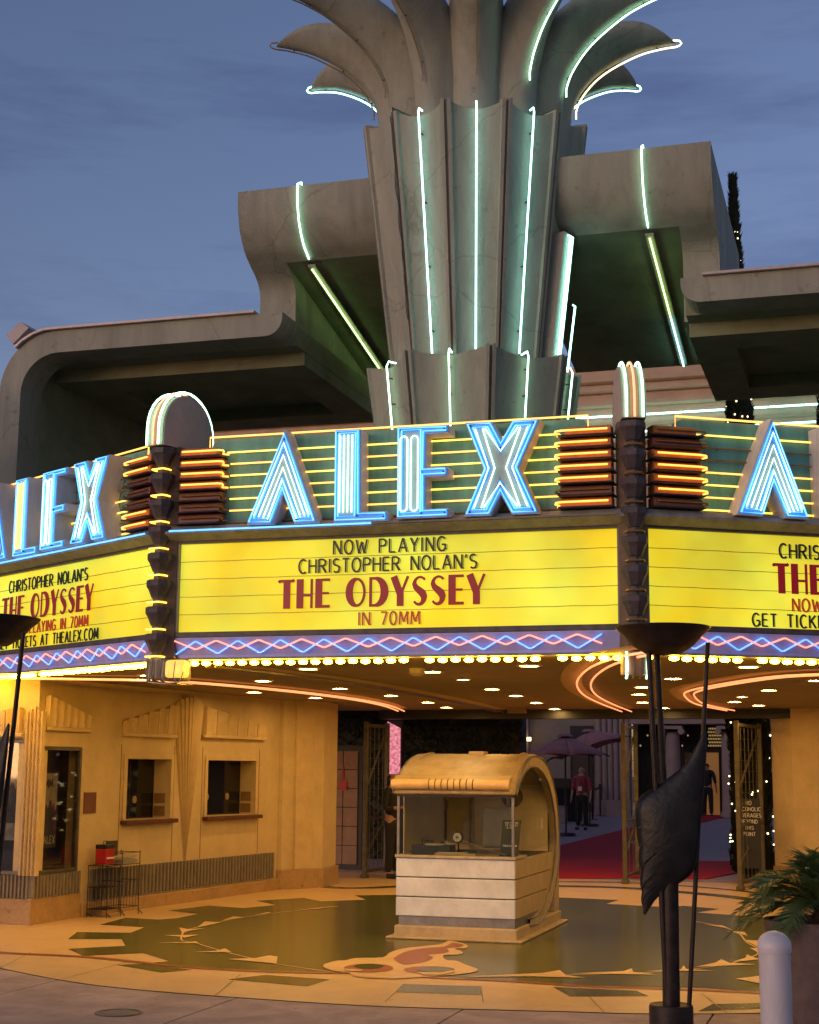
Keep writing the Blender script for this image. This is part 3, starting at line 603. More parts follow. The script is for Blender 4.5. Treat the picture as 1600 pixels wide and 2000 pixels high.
# corner posts: stacked cups with neon rings, crest fin above, fitting below
def post(c, bis, lit, kind):
    fr = Fr(c, (-bis.y, bis.x), (bis.x, bis.y)); b = bis
    pb = MB().prism([fr.P(a, d, 2.87) for a, d in ((-.13, -.1), (-.13, .03), (-.05, .1), (.05, .1), (.13, .03), (.13, -.1))], (0, 0, 2.12)).build('corner_post', mat('post_brown', (.16, .1, .06), .6, .2, 8), marq)
    for k in range(8):
        zt = 4.97 - .267 * k; cc = fr.P(0, .13, 0)
        cu = MB().lathe([(.0, zt), (.118, zt), (.124, zt - .01), (.124, zt - .06), (.1, zt - .1), (.07, zt - .175), (.06, zt - .185), (.0, zt - .185)], cc, 8, R(22.5), R(382.5)).build('cup', CUP, pb)
        MB().lathe([(.056, zt - .186), (.056, zt - .267)], cc, 10).build('neck', TIN_D, cu) 
        l = [fr.P(a, d, zt - .222) for a, d in ((-.075, .1), (-.085, .16), (-.07, .215), (.07, .215), (.085, .16), (.075, .1))]
        MB().tube(l, .0095).build('neon_ring', N_YEL if lit and k not in (20,) else N_OFFY, cu, smooth=60)
    # crest fin: a rounded slab lying along the corner's bisector, three tubes over its rim
    zb, ht, hw = 4.98, .56, .11
    prof = [(.26, zb)] + [(.26 - .375 + .375 * math.cos(R(t)), zb + .17 + (ht - .17) * math.sin(R(t))) for t in range(0, 181, 12)] + [(-.49, zb)]
    fin = MB().prism([fr.P(-hw, d, z) for d, z in prof], fr.x * (2 * hw)).build('crest_fin', mat('crest_taupe', (.52, .4, .34), .6, .08, 5, .1), marq)
    def outp(d, z, o):
        if z < zb + .17: return (d + (o if d > -.1 else -o), z)
        q = Vector((d + .115, (z - zb - .17) * .375 / (ht - .17))).normalized(); return (d + q.x * o, z + q.y * o)
    for a0_, a1_, m in ((-.1, -.045, mat('crest_grey_green', (.4, .42, .33), .5, .08)), (-.04, .04, mat('crest_salmon', (.55, .28, .15), .5, .08)), (.045, .1, MATS['crest_grey_green'])):
        MB().grid([[fr.P(a, *outp(d, z, .008)) for a in (a0_, a1_)] for d, z in prof]).build('rim_band', m, fin)
    for a, m in ((-.075, N_WHITE2), (0, N_PEACH), (.075, N_WHITE2)):
        MB().tube([fr.P(a, *outp(d, z, .045)) for d, z in prof], .011).build('neon_tube', m, fin, smooth=60)
    # fitting below
    dp = MB().prism([fr.P(a, d, 2.86) for a, d in ((-.12, -.05), (-.12, .12), (-.06, .2), (.06, .2), (.12, .12), (.12, -.05))], (0, 0, -.2)).build('pendant', mat('pendant_cream', (.5, .42, .3), .5, .1), marq, bevel=.01)
    for k, a in enumerate((-.09, -.03, .03, .09)):
        m = (N_WHITE2 if k in (0, 3) else N_OFF) if kind == 'right' else N_OFF
        MB().tube([fr.P(a, .16 + .06 * (abs(a) < .05), 2.86), fr.P(a, .17 + .06 * (abs(a) < .05), 2.7), fr.P(a, .15 + .05 * (abs(a) < .05), 2.645), fr.P(a, .1, 2.63)], .011).build('pendant_neon', m, dp, smooth=60)
bl = Vector((-math.sin(WA / 2), -math.cos(WA / 2), 0)); br_ = Vector((math.sin(WA / 2), -math.cos(WA / 2), 0))
post(CL, bl, True, 'left'); post(CR, br_, False, 'right')

# caged flood lamp hung under the left corner
fl = thing('flood_lamp', (CL.x + .1, CL.y - .1, 2.62), 'glowing yellow flood lamp in a wire cage under the left marquee corner', 'lamp')
q = Vector((CL.x + .16, CL.y - .22, 0))
MB().box(q.x - .1, q.x + .14, q.y - .02, q.y + .2, 2.64, 2.85).build('housing', mat('lamp_grey', (.2, .17, .13), .5, .2), fl, bevel=.03)
MB().box(q.x - .04, q.x + .17, q.y - .05, q.y + .1, 2.665, 2.84).build('lens', emit('flood_lens', (1, .52, .07), 1.1, base=(.9, .6, .2), var=.4, scale=8), fl, bevel=.035)
for dx in (-.16, -.02, .1):
    MB().tube([q + Vector((dx, -.1, 2.82)), q + Vector((dx - .01, -.11, 2.66)), q + Vector((dx + .02, -.1, 2.61)), q + Vector((dx + .05, .0, 2.6)), q + Vector((dx + .05, .2, 2.61))], .006).build('cage_wire', mat('cage_wire', (.4, .33, .22), .4, .1, metal=.5), fl)
MB().tube([q + Vector((-.18, -.1, 2.72)), q + Vector((-.17, -.11, 2.62)), q + Vector((0, -.115, 2.605)), q + Vector((.16, -.11, 2.62)), q + Vector((.19, -.1, 2.72))], .006).build('cage_wire', MATS['cage_wire'], fl)

# ================================================================== THE TOWER
TU, TV = -4.33, 17.1
VIEW = math.atan2(-TU, TV)          # towards the street corner the photographer stood on
tower = thing('palm_tower', (TU, TV, 5.2), 'tall fluted grey concrete pylon flaring into neon-edged palm fronds above the marquee', 'tower')
def pol(r, a, z):                    # a = 0 faces the street, positive to the right
    return Vector((TU + r * math.sin(a), TV - r * math.cos(a), z))
A0 = R(15)
ZST = onv(935, 196, TV - 1.3).z; ZSO = onv(762, 255, TV - .6).z; ZDT = onv(962, 672, TV - 1.22).z; RB, RTp, ZB = .99, 1.36, ZDT - .12
def circ(z): return RB + (RTp - RB) * min(1.08, max(0, (z - ZB) / (ZST - ZB)))
# upper shaft: twelve flutes, each a shallow concave panel with raised lips
for k in range(12):
    a = A0 + R(30) * k; rel = (math.degrees(a) + 180) % 360 - 180
    zt = ZST if abs(rel - 15) < 40 else ZSO
    nz_ = 8; rows = []
    for i in range(nz_ + 1):
        f = i / nz_; row = []
        for j in range(9):
            g = (j / 8 - .5) * 2; z = ZB + (zt - .06 + .09 * g * g - ZB) * f
            row.append(pol(circ(z) * math.cos(R(15)) / math.cos(R(15) * g * .93) - .045 * (1 - g * g), a + R(15) * g * .93, z))
        rows.append(row)
    mb = MB().grid(rows)
    mb.add([rows[-1][j] for j in range(9)] + [pol(.95, a + R(15) * ((j / 8 - .5) * 2), rows[-1][j].z - .03) for j in range(9)], [(j, j + 1, 10 + j, 9 + j) for j in range(8)])
    mb.build('flute', CONC, tower, smooth=35)
    # lip between flutes
    e = a + R(15); lp = MB(); nxt = ((math.degrees(a) + 30 + 180) % 360 - 180); z1 = min(zt, ZST if abs(nxt - 15) < 40 else ZSO) + .04
    lp.grid([[pol(circ(z) + .012 + d, e + da, z) for da, d in ((-.05, -.2), (-.045, .006), (-.014, .012), (-.009, -.035), (.009, -.035), (.014, .012), (.045, .006), (.05, -.2))] for z in [ZB + (z1 - ZB) * k_ / 4 for k_ in range(5)]])
    lp.f.append(tuple(len(lp.v) - 8 + j for j in range(8))); lp.build('flute_lip', CONC, tower)
def radtube(a, pts, r, m, name='neon_tube', parent=tower): return MB().tube([pol(rr, a, z) for rr, z in pts], r, 6).build(name, m, parent, smooth=60)
def shaft_r(z): return circ(z) * math.cos(R(15)) - .03
for k, a in enumerate((A0 - R(30), A0, A0 + R(30))):
    z1 = ZST - .03
    radtube(a, [(shaft_r(z1) - .03, z1 + .03), (shaft_r(z1) + .04, z1 + .035), (shaft_r(z1) + .055, z1 - .02), (shaft_r(ZDT) + .055, ZDT + .02)], .0105, N_WHITE)
    sp = MB()
    for q in (.1, .36, .62, .9): z = ZDT + (ZST - ZDT) * q; sp.tube([pol(shaft_r(z) - .02, a, z), pol(shaft_r(z) + .05, a, z)], .009)
    sp.build('tube_supports', BTN, tower)
# the lit fin on the right flank
a = A0 + R(58); ZF = onv(1082, 452, TV - .5).z; cz = lambda z: circ(z) + .03
MB().grid([[pol(cz(z) + d, a + da, z) for da, d in ((-.09, -.1), (-.08, .06), (.1, .06), (.12, -.25))] for z in (ZB, (ZB + ZF) / 2, ZF)]).build('flank_panel', CONC, tower, solid=.03)
for da in (-.022, .022): radtube(a + da, [(cz(ZF) + .05, ZF - .02), (cz(ZF) + .1, ZF - .04), (cz(ZB + .1) + .1, ZB + .1)], .0115, N_WHITE)
radtube(A0 + R(80), [(cz(ZB + .9) + .05, ZB + .92), (cz(ZB + .9) + .08, ZB + .9), (cz(ZB + .1) + .08, ZB + .1)], .0115, N_WHITE)
# lower drum: eight broad flutes
def DR(z): return 1.1 + .18 * max(0, (z - ZDT + 1.25) / 1.25)
for k in range(8):
    a = R(45) * k; rows = []
    for i in range(6):
        f = i / 5; row = []
        for j in range(11):
            g = (j / 10 - .5) * 2; aa = a + R(22.5) * g * .95; z0 = 4.3; zt = ZDT - .07 + .07 * abs(g)
            z = z0 + (zt - z0) * f; rr = DR(z)
            row.append(pol(rr * math.cos(R(22.5)) / math.cos(R(22.5) * g * .95) - .05 * (1 - g * g), aa, z))
        rows.append(row)
    mb = MB().grid(rows); mb.add(rows[-1] + [pol(.85, a + R(22.5) * (j / 10 - .5) * 2, ZDT - .1) for j in range(11)], [(j, j + 1, 12 + j, 11 + j) for j in range(10)])
    mb.build('drum_flute', CONC, tower, smooth=35)
    e = a + R(22.5)
    lp = MB().grid([[pol(DR(z) + d, e + da, z) for da, d in ((-.05, -.15), (-.045, .01), (-.016, .016), (-.012, -.05), (.012, -.05), (.016, .016), (.045, .01), (.05, -.15))] for z in (4.3, ZDT - 1.2, ZDT + .02)])
    lp.f.append(tuple(len(lp.v) - 8 + j for j in range(8))); lp.build('flute_lip', CONC, tower)
for a in (-R(45), 0, R(45), R(90)):
    rz = lambda z: DR(z) * math.cos(R(22.5)) - .05
    radtube(a, [(rz(ZDT) - .09, ZDT - .01), (rz(ZDT) + .03, ZDT), (rz(ZDT) + .055, ZDT - .06), (rz(4.9) + .055, 4.9)], .0105, N_WHITE2)
    sp = MB()
    for z in (ZDT - .85, ZDT - .5, ZDT - .2): sp.tube([pol(rz(z) - .01, a, z), pol(rz(z) + .05, a, z)], .008)
    sp.build('tube_supports', BTN, tower)
# a loose cable down the left edge of the shaft
rr = random.Random(3)
cab = [pol(circ(z) + .04, A0 - R(45.5) + rr.uniform(-.012, .012), z) for z in [ZSO - .1 - .15 * i for i in range(17)]]
MB().tube(catmull(cab, 3), .006, 5).build('loose_cable', BTN, tower)
# stalk core and the twelve fronds
MB().lathe([(1.06, 8.9), (.92, 9.8), (.6, 10.3), (.35, 11.2), (.2, 12.4), (.0, 12.8)], (TU, TV, 0), 24).build('stalk_core', CONC, tower, smooth=50)
KEEL = catmull([(1.13, 9.0, 0), (1.15, 9.5, 0), (1.22, 9.9, 0), (1.38, 10.17, 0), (1.62, 10.39, 0), (2.0, 10.6, 0), (2.3, 10.69, 0), (2.48, 10.72, 0)], 5)
NK = len(KEEL)
def frond(k):
    a = A0 + R(30) * k; er = Vector((math.sin(a), -math.cos(a), 0)); et = Vector((math.cos(a), math.sin(a), 0)); base = Vector((TU, TV, 0)); rows = []
    for i, K in enumerate(KEEL):
        t = i / (NK - 1); T = (KEEL[min(i + 1, NK - 1)] - KEEL[max(i - 1, 0)]).normalized(); N = Vector((-T.y, T.x, 0))     # inwards / upwards
        hgt = .04 + .40 * math.sin(math.pi * min(1, (t ** .9))) ** .8 if t < 1 else .02
        hgt *= 1 if t < .6 else max(.05, 1 - ((t - .6) / .4) ** 2.2)
        wd = K.x * math.tan(R(15)) * (1.02 if t < .34 else 1.02 * (1 - ((t - .34) / .66) ** .92)) + .008
        row = []
        for g in (-1, -.85, -.6, -.3, 0, .3, .6, .85, 1):
            u = abs(g); rr_ = K.x + N.x * hgt * u ** 2.2; zz = K.y + N.y * hgt * u ** 2.2
            if t < .25: rr_ = K.x - .05 * (1 - t / .25) * u ** 2 + N.x * hgt * u ** 2.2
            row.append(base + er * rr_ + et * (wd * g) + ZU * zz)
        rows.append(row)
    o = MB().grid(rows).build('frond', CONC, tower, smooth=50, solid=.03)
    vis = {0: N_YELOFF, 1: N_WHITE2, 2: N_WHITE2, 3: N_FR_Y, 4: N_WHITE2, 11: N_OFF, 10: N_OFF, 9: N_OFF, 8: N_WHITE}
    if k in vis:
        P = []
        for i, K in enumerate(KEEL):
            if i < 9: continue
            T = (KEEL[min(i + 1, NK - 1)] - KEEL[max(i - 1, 0)]).normalized(); N = Vector((T.y, -T.x, 0)); P.append(base + er * (K.x + N.x * .05) + ZU * (K.y + N.y * .05))
        e = P[-1]; P += [e + er * .05 + ZU * .02, e + er * .075 + ZU * .05, e + er * .05 + ZU * .085, e - er * .03 + ZU * .09]
        P = [P[0] - er * .0 - ZU * .09] + P
        MB().tube(P, .0105).build('neon_tube', vis[k], o, smooth=60)
        s = MB()
        for i in range(11, NK - 1, 9):
            K = KEEL[i]; s.tube([base + er * K.x + ZU * K.y, P[i - 8]], .008)
        s.build('tube_supports', BTN, o)
N_YELOFF = mat('unlit_warm_tube', (.4, .34, .2), .25, .1); N_FR_Y = emit('neon_pale_yellow', (1, .82, .4), 3.2)
for k in range(12): frond(k)

# ================================================================== SCROLL CANOPIES either side of the tower
PROF = catmull([(16.5, 8.86, 0), (16.51, 8.65, 0), (16.58, 8.4, 0), (16.74, 8.18, 0), (16.95, 8.05, 0)], 5)
SWALL = PROF + catmull([(16.95, 8.05, 0), (17.18, 7.93, 0), (17.29, 7.78, 0), (17.3, 7.55, 0), (17.3, 7.0, 0)], 4)[1:]
SB, SL = 20.5, (8.03 - 7.38) / (20.2 - 16.95)
def scroll(ue, ui, ut, ul, label):      # end wall outer / inner faces, tower side, neon line
    t = thing('scroll_canopy', ((ue + ut) / 2, 18.5, 7.0), label, 'canopy', 'scroll canopies either side of the pylon')
    pts = [Vector((0, p.x, p.y)) for p in SWALL] + [Vector((0, SB, 7.0)), Vector((0, SB, 8.86))]
    MB().prism([p + Vector((ue, 0, 0)) for p in pts], (ui - ue, 0, 0)).build('end_wall', CONC_D, t)
    pts = [Vector((0, p.x, p.y)) for p in PROF] + [Vector((0, 17.3, 8.1)), Vector((0, 17.3, 8.86))]
    MB().prism([p + Vector((ui, 0, 0)) for p in pts], (ut - ui, 0, 0)).build('fascia', CONC_D, t)
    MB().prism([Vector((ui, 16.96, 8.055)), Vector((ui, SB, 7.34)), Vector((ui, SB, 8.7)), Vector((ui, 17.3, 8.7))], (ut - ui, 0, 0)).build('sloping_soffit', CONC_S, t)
    nt_ = [Vector((ul, 16.52, 8.9))] + [Vector((ul, p.x - .05, p.y + .0)) for p in PROF]
    MB().tube([Vector((ul, 16.62, 8.87)), Vector((ul, 16.58, 8.93))] + nt_, .0108).build('neon_tube', N_WHITE2, t, smooth=60)
    ys = [17.02, 19.0, 20.35]
    for a, b, m in ((ys[0], ys[1] - .03, N_LIME), (ys[1], ys[2], N_WHITE if ue > AX else N_LIME)):
        MB().tube([Vector((ul, y, 8.03 - SL * (y - 16.95) - .06)) for y in (a, b)], .0108).build('neon_tube', m, t, smooth=60)
    MB().prism([Vector((ul - .05, y, 8.028 - SL * (y - 16.95) + dz)) for y, dz in ((17.0, 0), (20.4, 0), (20.4, -.03), (17.0, -.03))], (.1, 0, 0)).build('neon_channel', TIN, t)
scroll(-7.206, -6.72, -4.9, -6.4, 'left scroll-profiled concrete canopy joining the pylon, neon strip down its front')
scroll(-1.426, -1.85, -3.72, -2.2, 'right scroll-profiled concrete canopy joining the pylon, neon strip down its front')
# lower roof canopies
def low_canopy(u_in, u_out, label):
    s = 1 if u_out > u_in else -1; W = abs(u_out - u_in)
    t = thing('roof_canopy', ((u_in + u_out) / 2, 18.6, 4.0), label, 'canopy', 'flat roof canopies beside the scrolls')
    zt, zb, th = 7.27, 6.98, .3
    def q(d, z): return Vector((u_in + s * d, 0, z))
    outer = [q(0, zt)] + [q(W - .75 + .75 * math.sin(R(a)), zt - .75 + .75 * math.cos(R(a))) for a in range(0, 91, 10)] + [q(W, 4.0)]
    inner = [q(W - th, 4.0)] + [q(W - th - .5 + .5 * math.cos(R(a)), zb - .5 + .5 * math.sin(R(a))) for a in range(0, 91, 10)] + [q(.22 - .22 * math.sin(R(a)), zb + .22 - .22 * math.cos(R(a))) for a in range(0, 91, 15)]
    poly = outer + inner
    MB().prism([p + Vector((0, 16.5, 0)) for p in poly], (0, .5, 0)).build('front_frame', CONC_D, t)
    # soffit behind: stepped, with coffers
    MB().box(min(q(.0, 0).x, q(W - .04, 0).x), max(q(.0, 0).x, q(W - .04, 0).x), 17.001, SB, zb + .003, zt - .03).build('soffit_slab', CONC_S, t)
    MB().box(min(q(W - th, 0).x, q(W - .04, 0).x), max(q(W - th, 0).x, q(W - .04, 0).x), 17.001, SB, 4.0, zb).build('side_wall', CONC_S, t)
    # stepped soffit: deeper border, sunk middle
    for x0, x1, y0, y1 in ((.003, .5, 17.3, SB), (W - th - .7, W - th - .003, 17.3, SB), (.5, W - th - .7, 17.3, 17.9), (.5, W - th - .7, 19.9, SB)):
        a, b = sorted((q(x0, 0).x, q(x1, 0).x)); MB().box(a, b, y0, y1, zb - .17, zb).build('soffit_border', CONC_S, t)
    cop = MB()
    pts = [q(.35 if s < 0 else .25, zt + .003)] + [q(W - .8, zt + .003)] + [q(W - .75 + .76 * math.sin(R(a)), zt - .75 + .76 * math.cos(R(a))) for a in (10, 22, 34, 44)]
    for a, b in zip(pts, pts[1:]):
        for g in ((0, 1),):
            n_ = (b - a).cross(Vector((0, 1, 0))).normalized(); n_ = n_ if n_.z > 0 else -n_
            cop.prism([a + Vector((0, 16.44, 0)), b + Vector((0, 16.44, 0)), b + Vector((0, 16.44, 0)) + n_ * .03, a + Vector((0, 16.44, 0)) + n_ * .03], (0, .7, 0))
    cop.build('metal_coping', mat('coping_metal', (.5, .42, .42), .45, .1, 6, metal=.2), t)
    return t
lc = low_canopy(-6.58, -10.42, 'left flat roof canopy with rounded corner and dark coffered underside')
low_canopy(-1.8, 2.1, 'right flat roof canopy with dark coffered underside, cut by the frame edge')
hl = onv(38, 640, 16.9); 
MB().prism([onv(12, 655, 16.7), onv(40, 628, 16.7), onv(56, 640, 16.7), onv(25, 672, 16.7)], (0, .5, 0)).build('vent_hood', mat('vent_metal', (.5, .42, .42), .5, .1), lc)
# cream wall behind the marquee
VW = 28.5
fw_ = thing('facade_wall', (AX, VW, 3.0), 'cream grooved upper wall with white neon line behind the pylon', 'wall')
MB().box(-16, 9, VW, VW + .5, 3.0, 9.6).build('wall_face', CREAM, fw_)
for y in (738, 757, 785, 822, 858, 880, 910):
    z = onv(1200, y, VW).z
    MB().prism([Vector((-16, VW + d, z + dz)) for d, dz in ((.01, .0), (-.1, .0), (-.1, -.08), (-.05, -.12), (.01, -.12))], (25, 0, 0)).build('moulding', CREAM, fw_)
for yy in (804.5, 838):
    zz = onv(1400, yy, VW).z
    for x0_, x1_ in ((1125, 1186), (1188, 1258), (1260, 1334), (1336, 1420), (1422, 1500), (1502, 1570), (1572, 1680)):
        a_, b_ = onplane(x0_, yy, (0, VW - .16, 0), (0, 1, 0)).x, onplane(x1_, yy, (0, VW - .16, 0), (0, 1, 0)).x
        MB().tube([Vector((a_, VW - .16, zz)), Vector((b_, VW - .16, zz))], .017).build('neon_tube', N_WHITE, fw_, smooth=60)

# ================================================================== THE TICKET OFFICE WALL (left)
PB, PC, PD = Vector((-9.36, 16.03, 0)), Vector((-9.3, 17.1, 0)), Vector((-8.68, 22.07, 0))
off = thing('ticket_office', (-9.4, 19, 0), 'yellow stucco ticket office wall with two barred-off dark windows and fluted relief', 'building')
off['label'] = 'yellow stucco ticket office wall with two dark ticket windows and fluted relief'
FA = Fr((-13.36, 16.03), (1, 0), (0, -1)); FB = Fr(PB, (PC - PB).to_2d(), (1, -.056)); FW3 = Fr(PC, (PD - PC).to_2d(), ((PD - PC).y, -(PD - PC).x)); LW = (PD - PC).length
def wall(fr, a0, a1, z0, z1, th=.25, name='wall', m=WALL, holes=()):
    o = MB()
    xs = sorted({a0, a1, *[h[0] for h in holes], *[h[1] for h in holes]}); zs = sorted({z0, z1, *[h[2] for h in holes], *[h[3] for h in holes]})
    solid = lambda i, j: 0 <= i < len(xs) - 1 and 0 <= j < len(zs) - 1 and not any(h[0] - 1e-6 <= xs[i] and xs[i + 1] <= h[1] + 1e-6 and h[2] - 1e-6 <= zs[j] and zs[j + 1] <= h[3] + 1e-6 for h in holes)
    for i in range(len(xs) - 1):
        for j in range(len(zs) - 1):
            if not solid(i, j): continue
            A, B, C_, D = (xs[i], zs[j]), (xs[i + 1], zs[j]), (xs[i + 1], zs[j + 1]), (xs[i], zs[j + 1])
            o.add([fr.P(a, 0, z) for a, z in (A, B, C_, D)], [(0, 1, 2, 3)])
            for (p, q), nb in (((A, B), (i, j - 1)), ((B, C_), (i + 1, j)), ((C_, D), (i, j + 1)), ((D, A), (i - 1, j))):
                if not solid(*nb): o.add([fr.P(p[0], 0, p[1]), fr.P(q[0], 0, q[1]), fr.P(q[0], -th, q[1]), fr.P(p[0], -th, p[1])], [(0, 1, 2, 3)])
    return o.build(name, m, off)
def px(fr, x, y, d=0): return fr.at(x, y, d)
def z2(x, y): return x / 2.4242, y / 2.4242 + 1280
wins = []
for (x0, y0, x1, y1) in ((604, 415, 797, 782), (984, 428, 1202, 775)):
    a, zt = FW3.at(*z2(x0, y0)); b, zb = FW3.at(*z2(x1, y1)); wins.append((a, b, 1.14, 1.92))
ZT = 2.86
wall(FA, 0, 4.0, .45, ZT, holes=((3.02, 3.9, .56, 2.13),)); wall(FB, 0, (PC - PB).length, .45, ZT, holes=((.09, .98, .56, 2.05),))
w3 = wall(FW3, 0, LW, .1, ZT, holes=wins)
# plinths and ribbed dado
def plinth(fr, a0, a1, h, d=.03): MB().box(a0, a1, -.2, d, 0, h, fr).build('plinth', PLINTH, off, bevel=.012)
plinth(FA, 0, 4.03, .3, .02); plinth(FB, -.01, 1.07, .3, .021); plinth(FW3, 0, LW + .0, .17, .05)
def dado(fr, a0, a1, z0, z1, d, pit=.05):
    mb = MB(); n = int((a1 - a0) / pit)
    for i in range(n):
        a = a0 + (a1 - a0) * i / n; p = (a1 - a0) / n
        mb.prism([fr.P(a + p * f, dd, z0) for f, dd in ((0, 0), (.1, d), (.5, d), (.6, 0))], (0, 0, z1 - z0))
    mb.box(a0, a1, -.01, .004, z0, z1, fr)
    tag(mb.build('ribbed_dado', RIB, off), kind='stuff')
dado(FA, 0, 4.0, .302, .56, .03); dado(FB, 0, 1.05, .302, .56, .04, .07)
dado(FW3, .18, LW - .12, .19, .56, .04, .085)
# windows
for i, (a, b, zb, zt) in enumerate(wins):
    wd = MB()
    for q in ((a - .07, a - .001, zb - .001, zt + .07), (b + .001, b + .07, zb - .001, zt + .07), (a - .001, b + .001, zt + .001, zt + .07)): wd.box(q[0], q[1], .001, .022, q[2], q[3], FW3)
    o = wd.build('window_frame', WALL_T, off, bevel=.004)
    MB().box(a - .1, b + .1, .0, .1, zb - .055, zb - .002, FW3).build('sill', WOODR, o, bevel=.008)
    MB().box(a, b, -.27, -.25, zb, zt, FW3).build('back_glass', DARKGLASS, o)
    MB().box(a, b, -.249, -.0, zb - .02, zb + .004, FW3).build('shelf', WALL, o)
    for hx, hy in (((637, 683),) if i == 0 else ((1076, 668), (980, 670))):
        ha, hz = FW3.at(*z2(hx, hy), -.24); cc = FW3.P(ha, -.249, hz)
        MB().tube([cc, cc + FW3.n * .012], .05, 16).build('speak_hole', mat('brass_grille', (.5, .38, .16), .4, .3, 60, .5, 120, metal=.6), o, smooth=40)
    for zz in (zb + .03, zb + .2):
        MB().box(b - .014, b - .001, -.23, -.06, zz, zz + .13, FW3).build('brochure_pocket', mat('pocket_brown', (.3, .17, .07), .4, .15), o)
    MB().box(a + .45, a + .455, -.249, -.246, zb, zt, FW3).build('glass_joint', TIN_D, o)
# fluted pediments and the tall fan between the windows
def pediment(fr, pts, zb, n, name='fluted_head'):
    # pts: [(a, ztop)], flutes as wedge prisms standing proud, scalloped top
    def top(a):
        for (x0, z0), (x1, z1) in zip(pts, pts[1:]):
            if min(x0, x1) - 1e-6 <= a <= max(x0, x1) + 1e-6: return z0 + (z1 - z0) * (a - x0) / (x1 - x0)
        return pts[-1][1]
    for i in range(n):
        A = pts[0][0] + (pts[-1][0] - pts[0][0]) * i / n; B = pts[0][0] + (pts[-1][0] - pts[0][0]) * (i + 1) / n; rows = []
        for g in (0, .04, .12, .3, .5, .7, .88, .96, 1):
            a = A + (B - A) * g; e = min(g, 1 - g); d = .07 if e < .1 else .07 - .05 * math.sin(math.pi * (g - .1) / .8); d = d if 0 < g < 1 else .0; zt = top(a) + .022 * math.sin(math.pi * g)
            rows.append([fr.P(a, .002, zb), fr.P(a, d + .002, zb), fr.P(a, d + .012, zt), fr.P(a, .002, zt)])
        MB().grid(rows, True).build(name, WALL_T, off)
    MB().box(min(pts[0][0], pts[-1][0]) - .02, max(pts[0][0], pts[-1][0]) + .02, .0, .07, zb - .05, zb - .002, fr).build('head_moulding', WALL_T, off, bevel=.01)
(a1, b1, _, _), (a2, b2, _, _) = wins
am = FW3.at(*z2(885, 600))[0]
fl0, ftz = FW3.at(*z2(824, 240)); fr0, frz = FW3.at(*z2(958, 245)); am = FW3.at(*z2(872, 950))[0]; fmt = FW3.at(*z2(885, 220))[0]
zH = FW3.at(*z2(700, 370))[1]
pediment(FW3, [(FW3.at(*z2(580, 310))[0], FW3.at(*z2(580, 312))[1]), (fl0, ftz)], zH, 5); pediment(FW3, [(fr0, frz), (FW3.at(*z2(1245, 338))[0], FW3.at(*z2(1245, 338))[1])], FW3.at(*z2(1100, 380))[1], 6)
for k in range(8):
    f0, f1 = k / 8, (k + 1) / 8; fm = (f0 + f1) / 2 - .5; zt = max(ftz, frz) + .11 * (1 - (2 * fm) ** 2); T0, T1 = fl0 + (fr0 - fl0) * f0, fl0 + (fr0 - fl0) * f1; B0, B1 = am - .015 + .03 * f0, am - .015 + .03 * f1; d = .035 + .05 * (1 - abs(2 * fm))
    rows = []
    for z, f in ((.57, 0), (zt, 1)):
        rows.append([FW3.P((B0 + (B1 - B0) * g) * (1 - f) + (T0 + (T1 - T0) * g) * f, dd * (.35 + .65 * f) if g not in (0, 1) else .003, z + (.03 * math.sin(math.pi * g) if f else 0)) for g, dd in ((0, 0), (.06, d), (.5, d - .028), (.94, d), (1, 0))])
    mb = MB().grid(rows); mb.f.append((5, 6, 7, 8, 9)); mb.build('fan_flute', WALL_T, off)
for a in (a1 - .13, b1 + .1, a2 - .13, b2 + .12): MB().box(a - .006, a + .006, -.002, .004, .57, 2.1, FW3).build('panel_joint', mat('joint_line', (.28, .17, .07), .8), off)
# corner flute pilaster at the cabinets
for k in range(5):
    a = -.1 + .05 * k
    MB().prism([PB + Vector((.0 + dx, dy, .56)) for dx, dy in ((-.16 + .05 * k, -.02), (-.115 + .05 * k, -.05 - .01 * (k % 2)), (-.11 + .05 * k, .02))], (0, 0, 1.95 - .03 * abs(k - 2))).build('corner_flute', WALL_T, off)
(pa, _) = FB.at(*z2(250, 300))
pediment(FB, [(.12, FB.at(*z2(260, 195))[1]), (1.05, FB.at(*z2(428, 292))[1])], FB.at(*z2(330, 342))[1], 6); pediment(FA, [(2.6, 2.3), (3.8, 2.5)], 2.2, 6)
# brick-red plaque
a, z = FW3.at(*z2(392, 748)); b, z1 = FW3.at(*z2(452, 648)); MB().box(a, b, .001, .02, z, z1, FW3).build('plaque', mat('plaque_brown', (.16, .06, .03), .5, .1), off, bevel=.004)
# end pilaster at the gate line
e1 = MB().prism([Vector(p) for p in ((-8.7, 22.075, .17), (-8.62, 22.08, .17), (-8.18, 22.7, .17), (-8.24, 23.5, .17), (-9.4, 23.5, .17), (-9.4, 22.3, .17))], (0, 0, ZT - .171)).build('end_pilaster', WALL, off)
MB().prism([Vector(p) for p in ((-8.66, 22.04, 0), (-8.6, 22.05, 0), (-8.14, 22.68, 0), (-8.2, 23.54, 0), (-9.4, 23.54, 0), (-9.4, 22.3, 0))], (0, 0, .3)).build('plinth', PLINTH, off, bevel=.012)
MB().prism([Vector(p) for p in ((-8.5, 22.25, .302), (-8.46, 22.24, .302), (-8.27, 22.52, .302), (-8.3, 22.545, .302))], (0, 0, ZT - .303)).build('pilaster_strip', WALL_T, off)
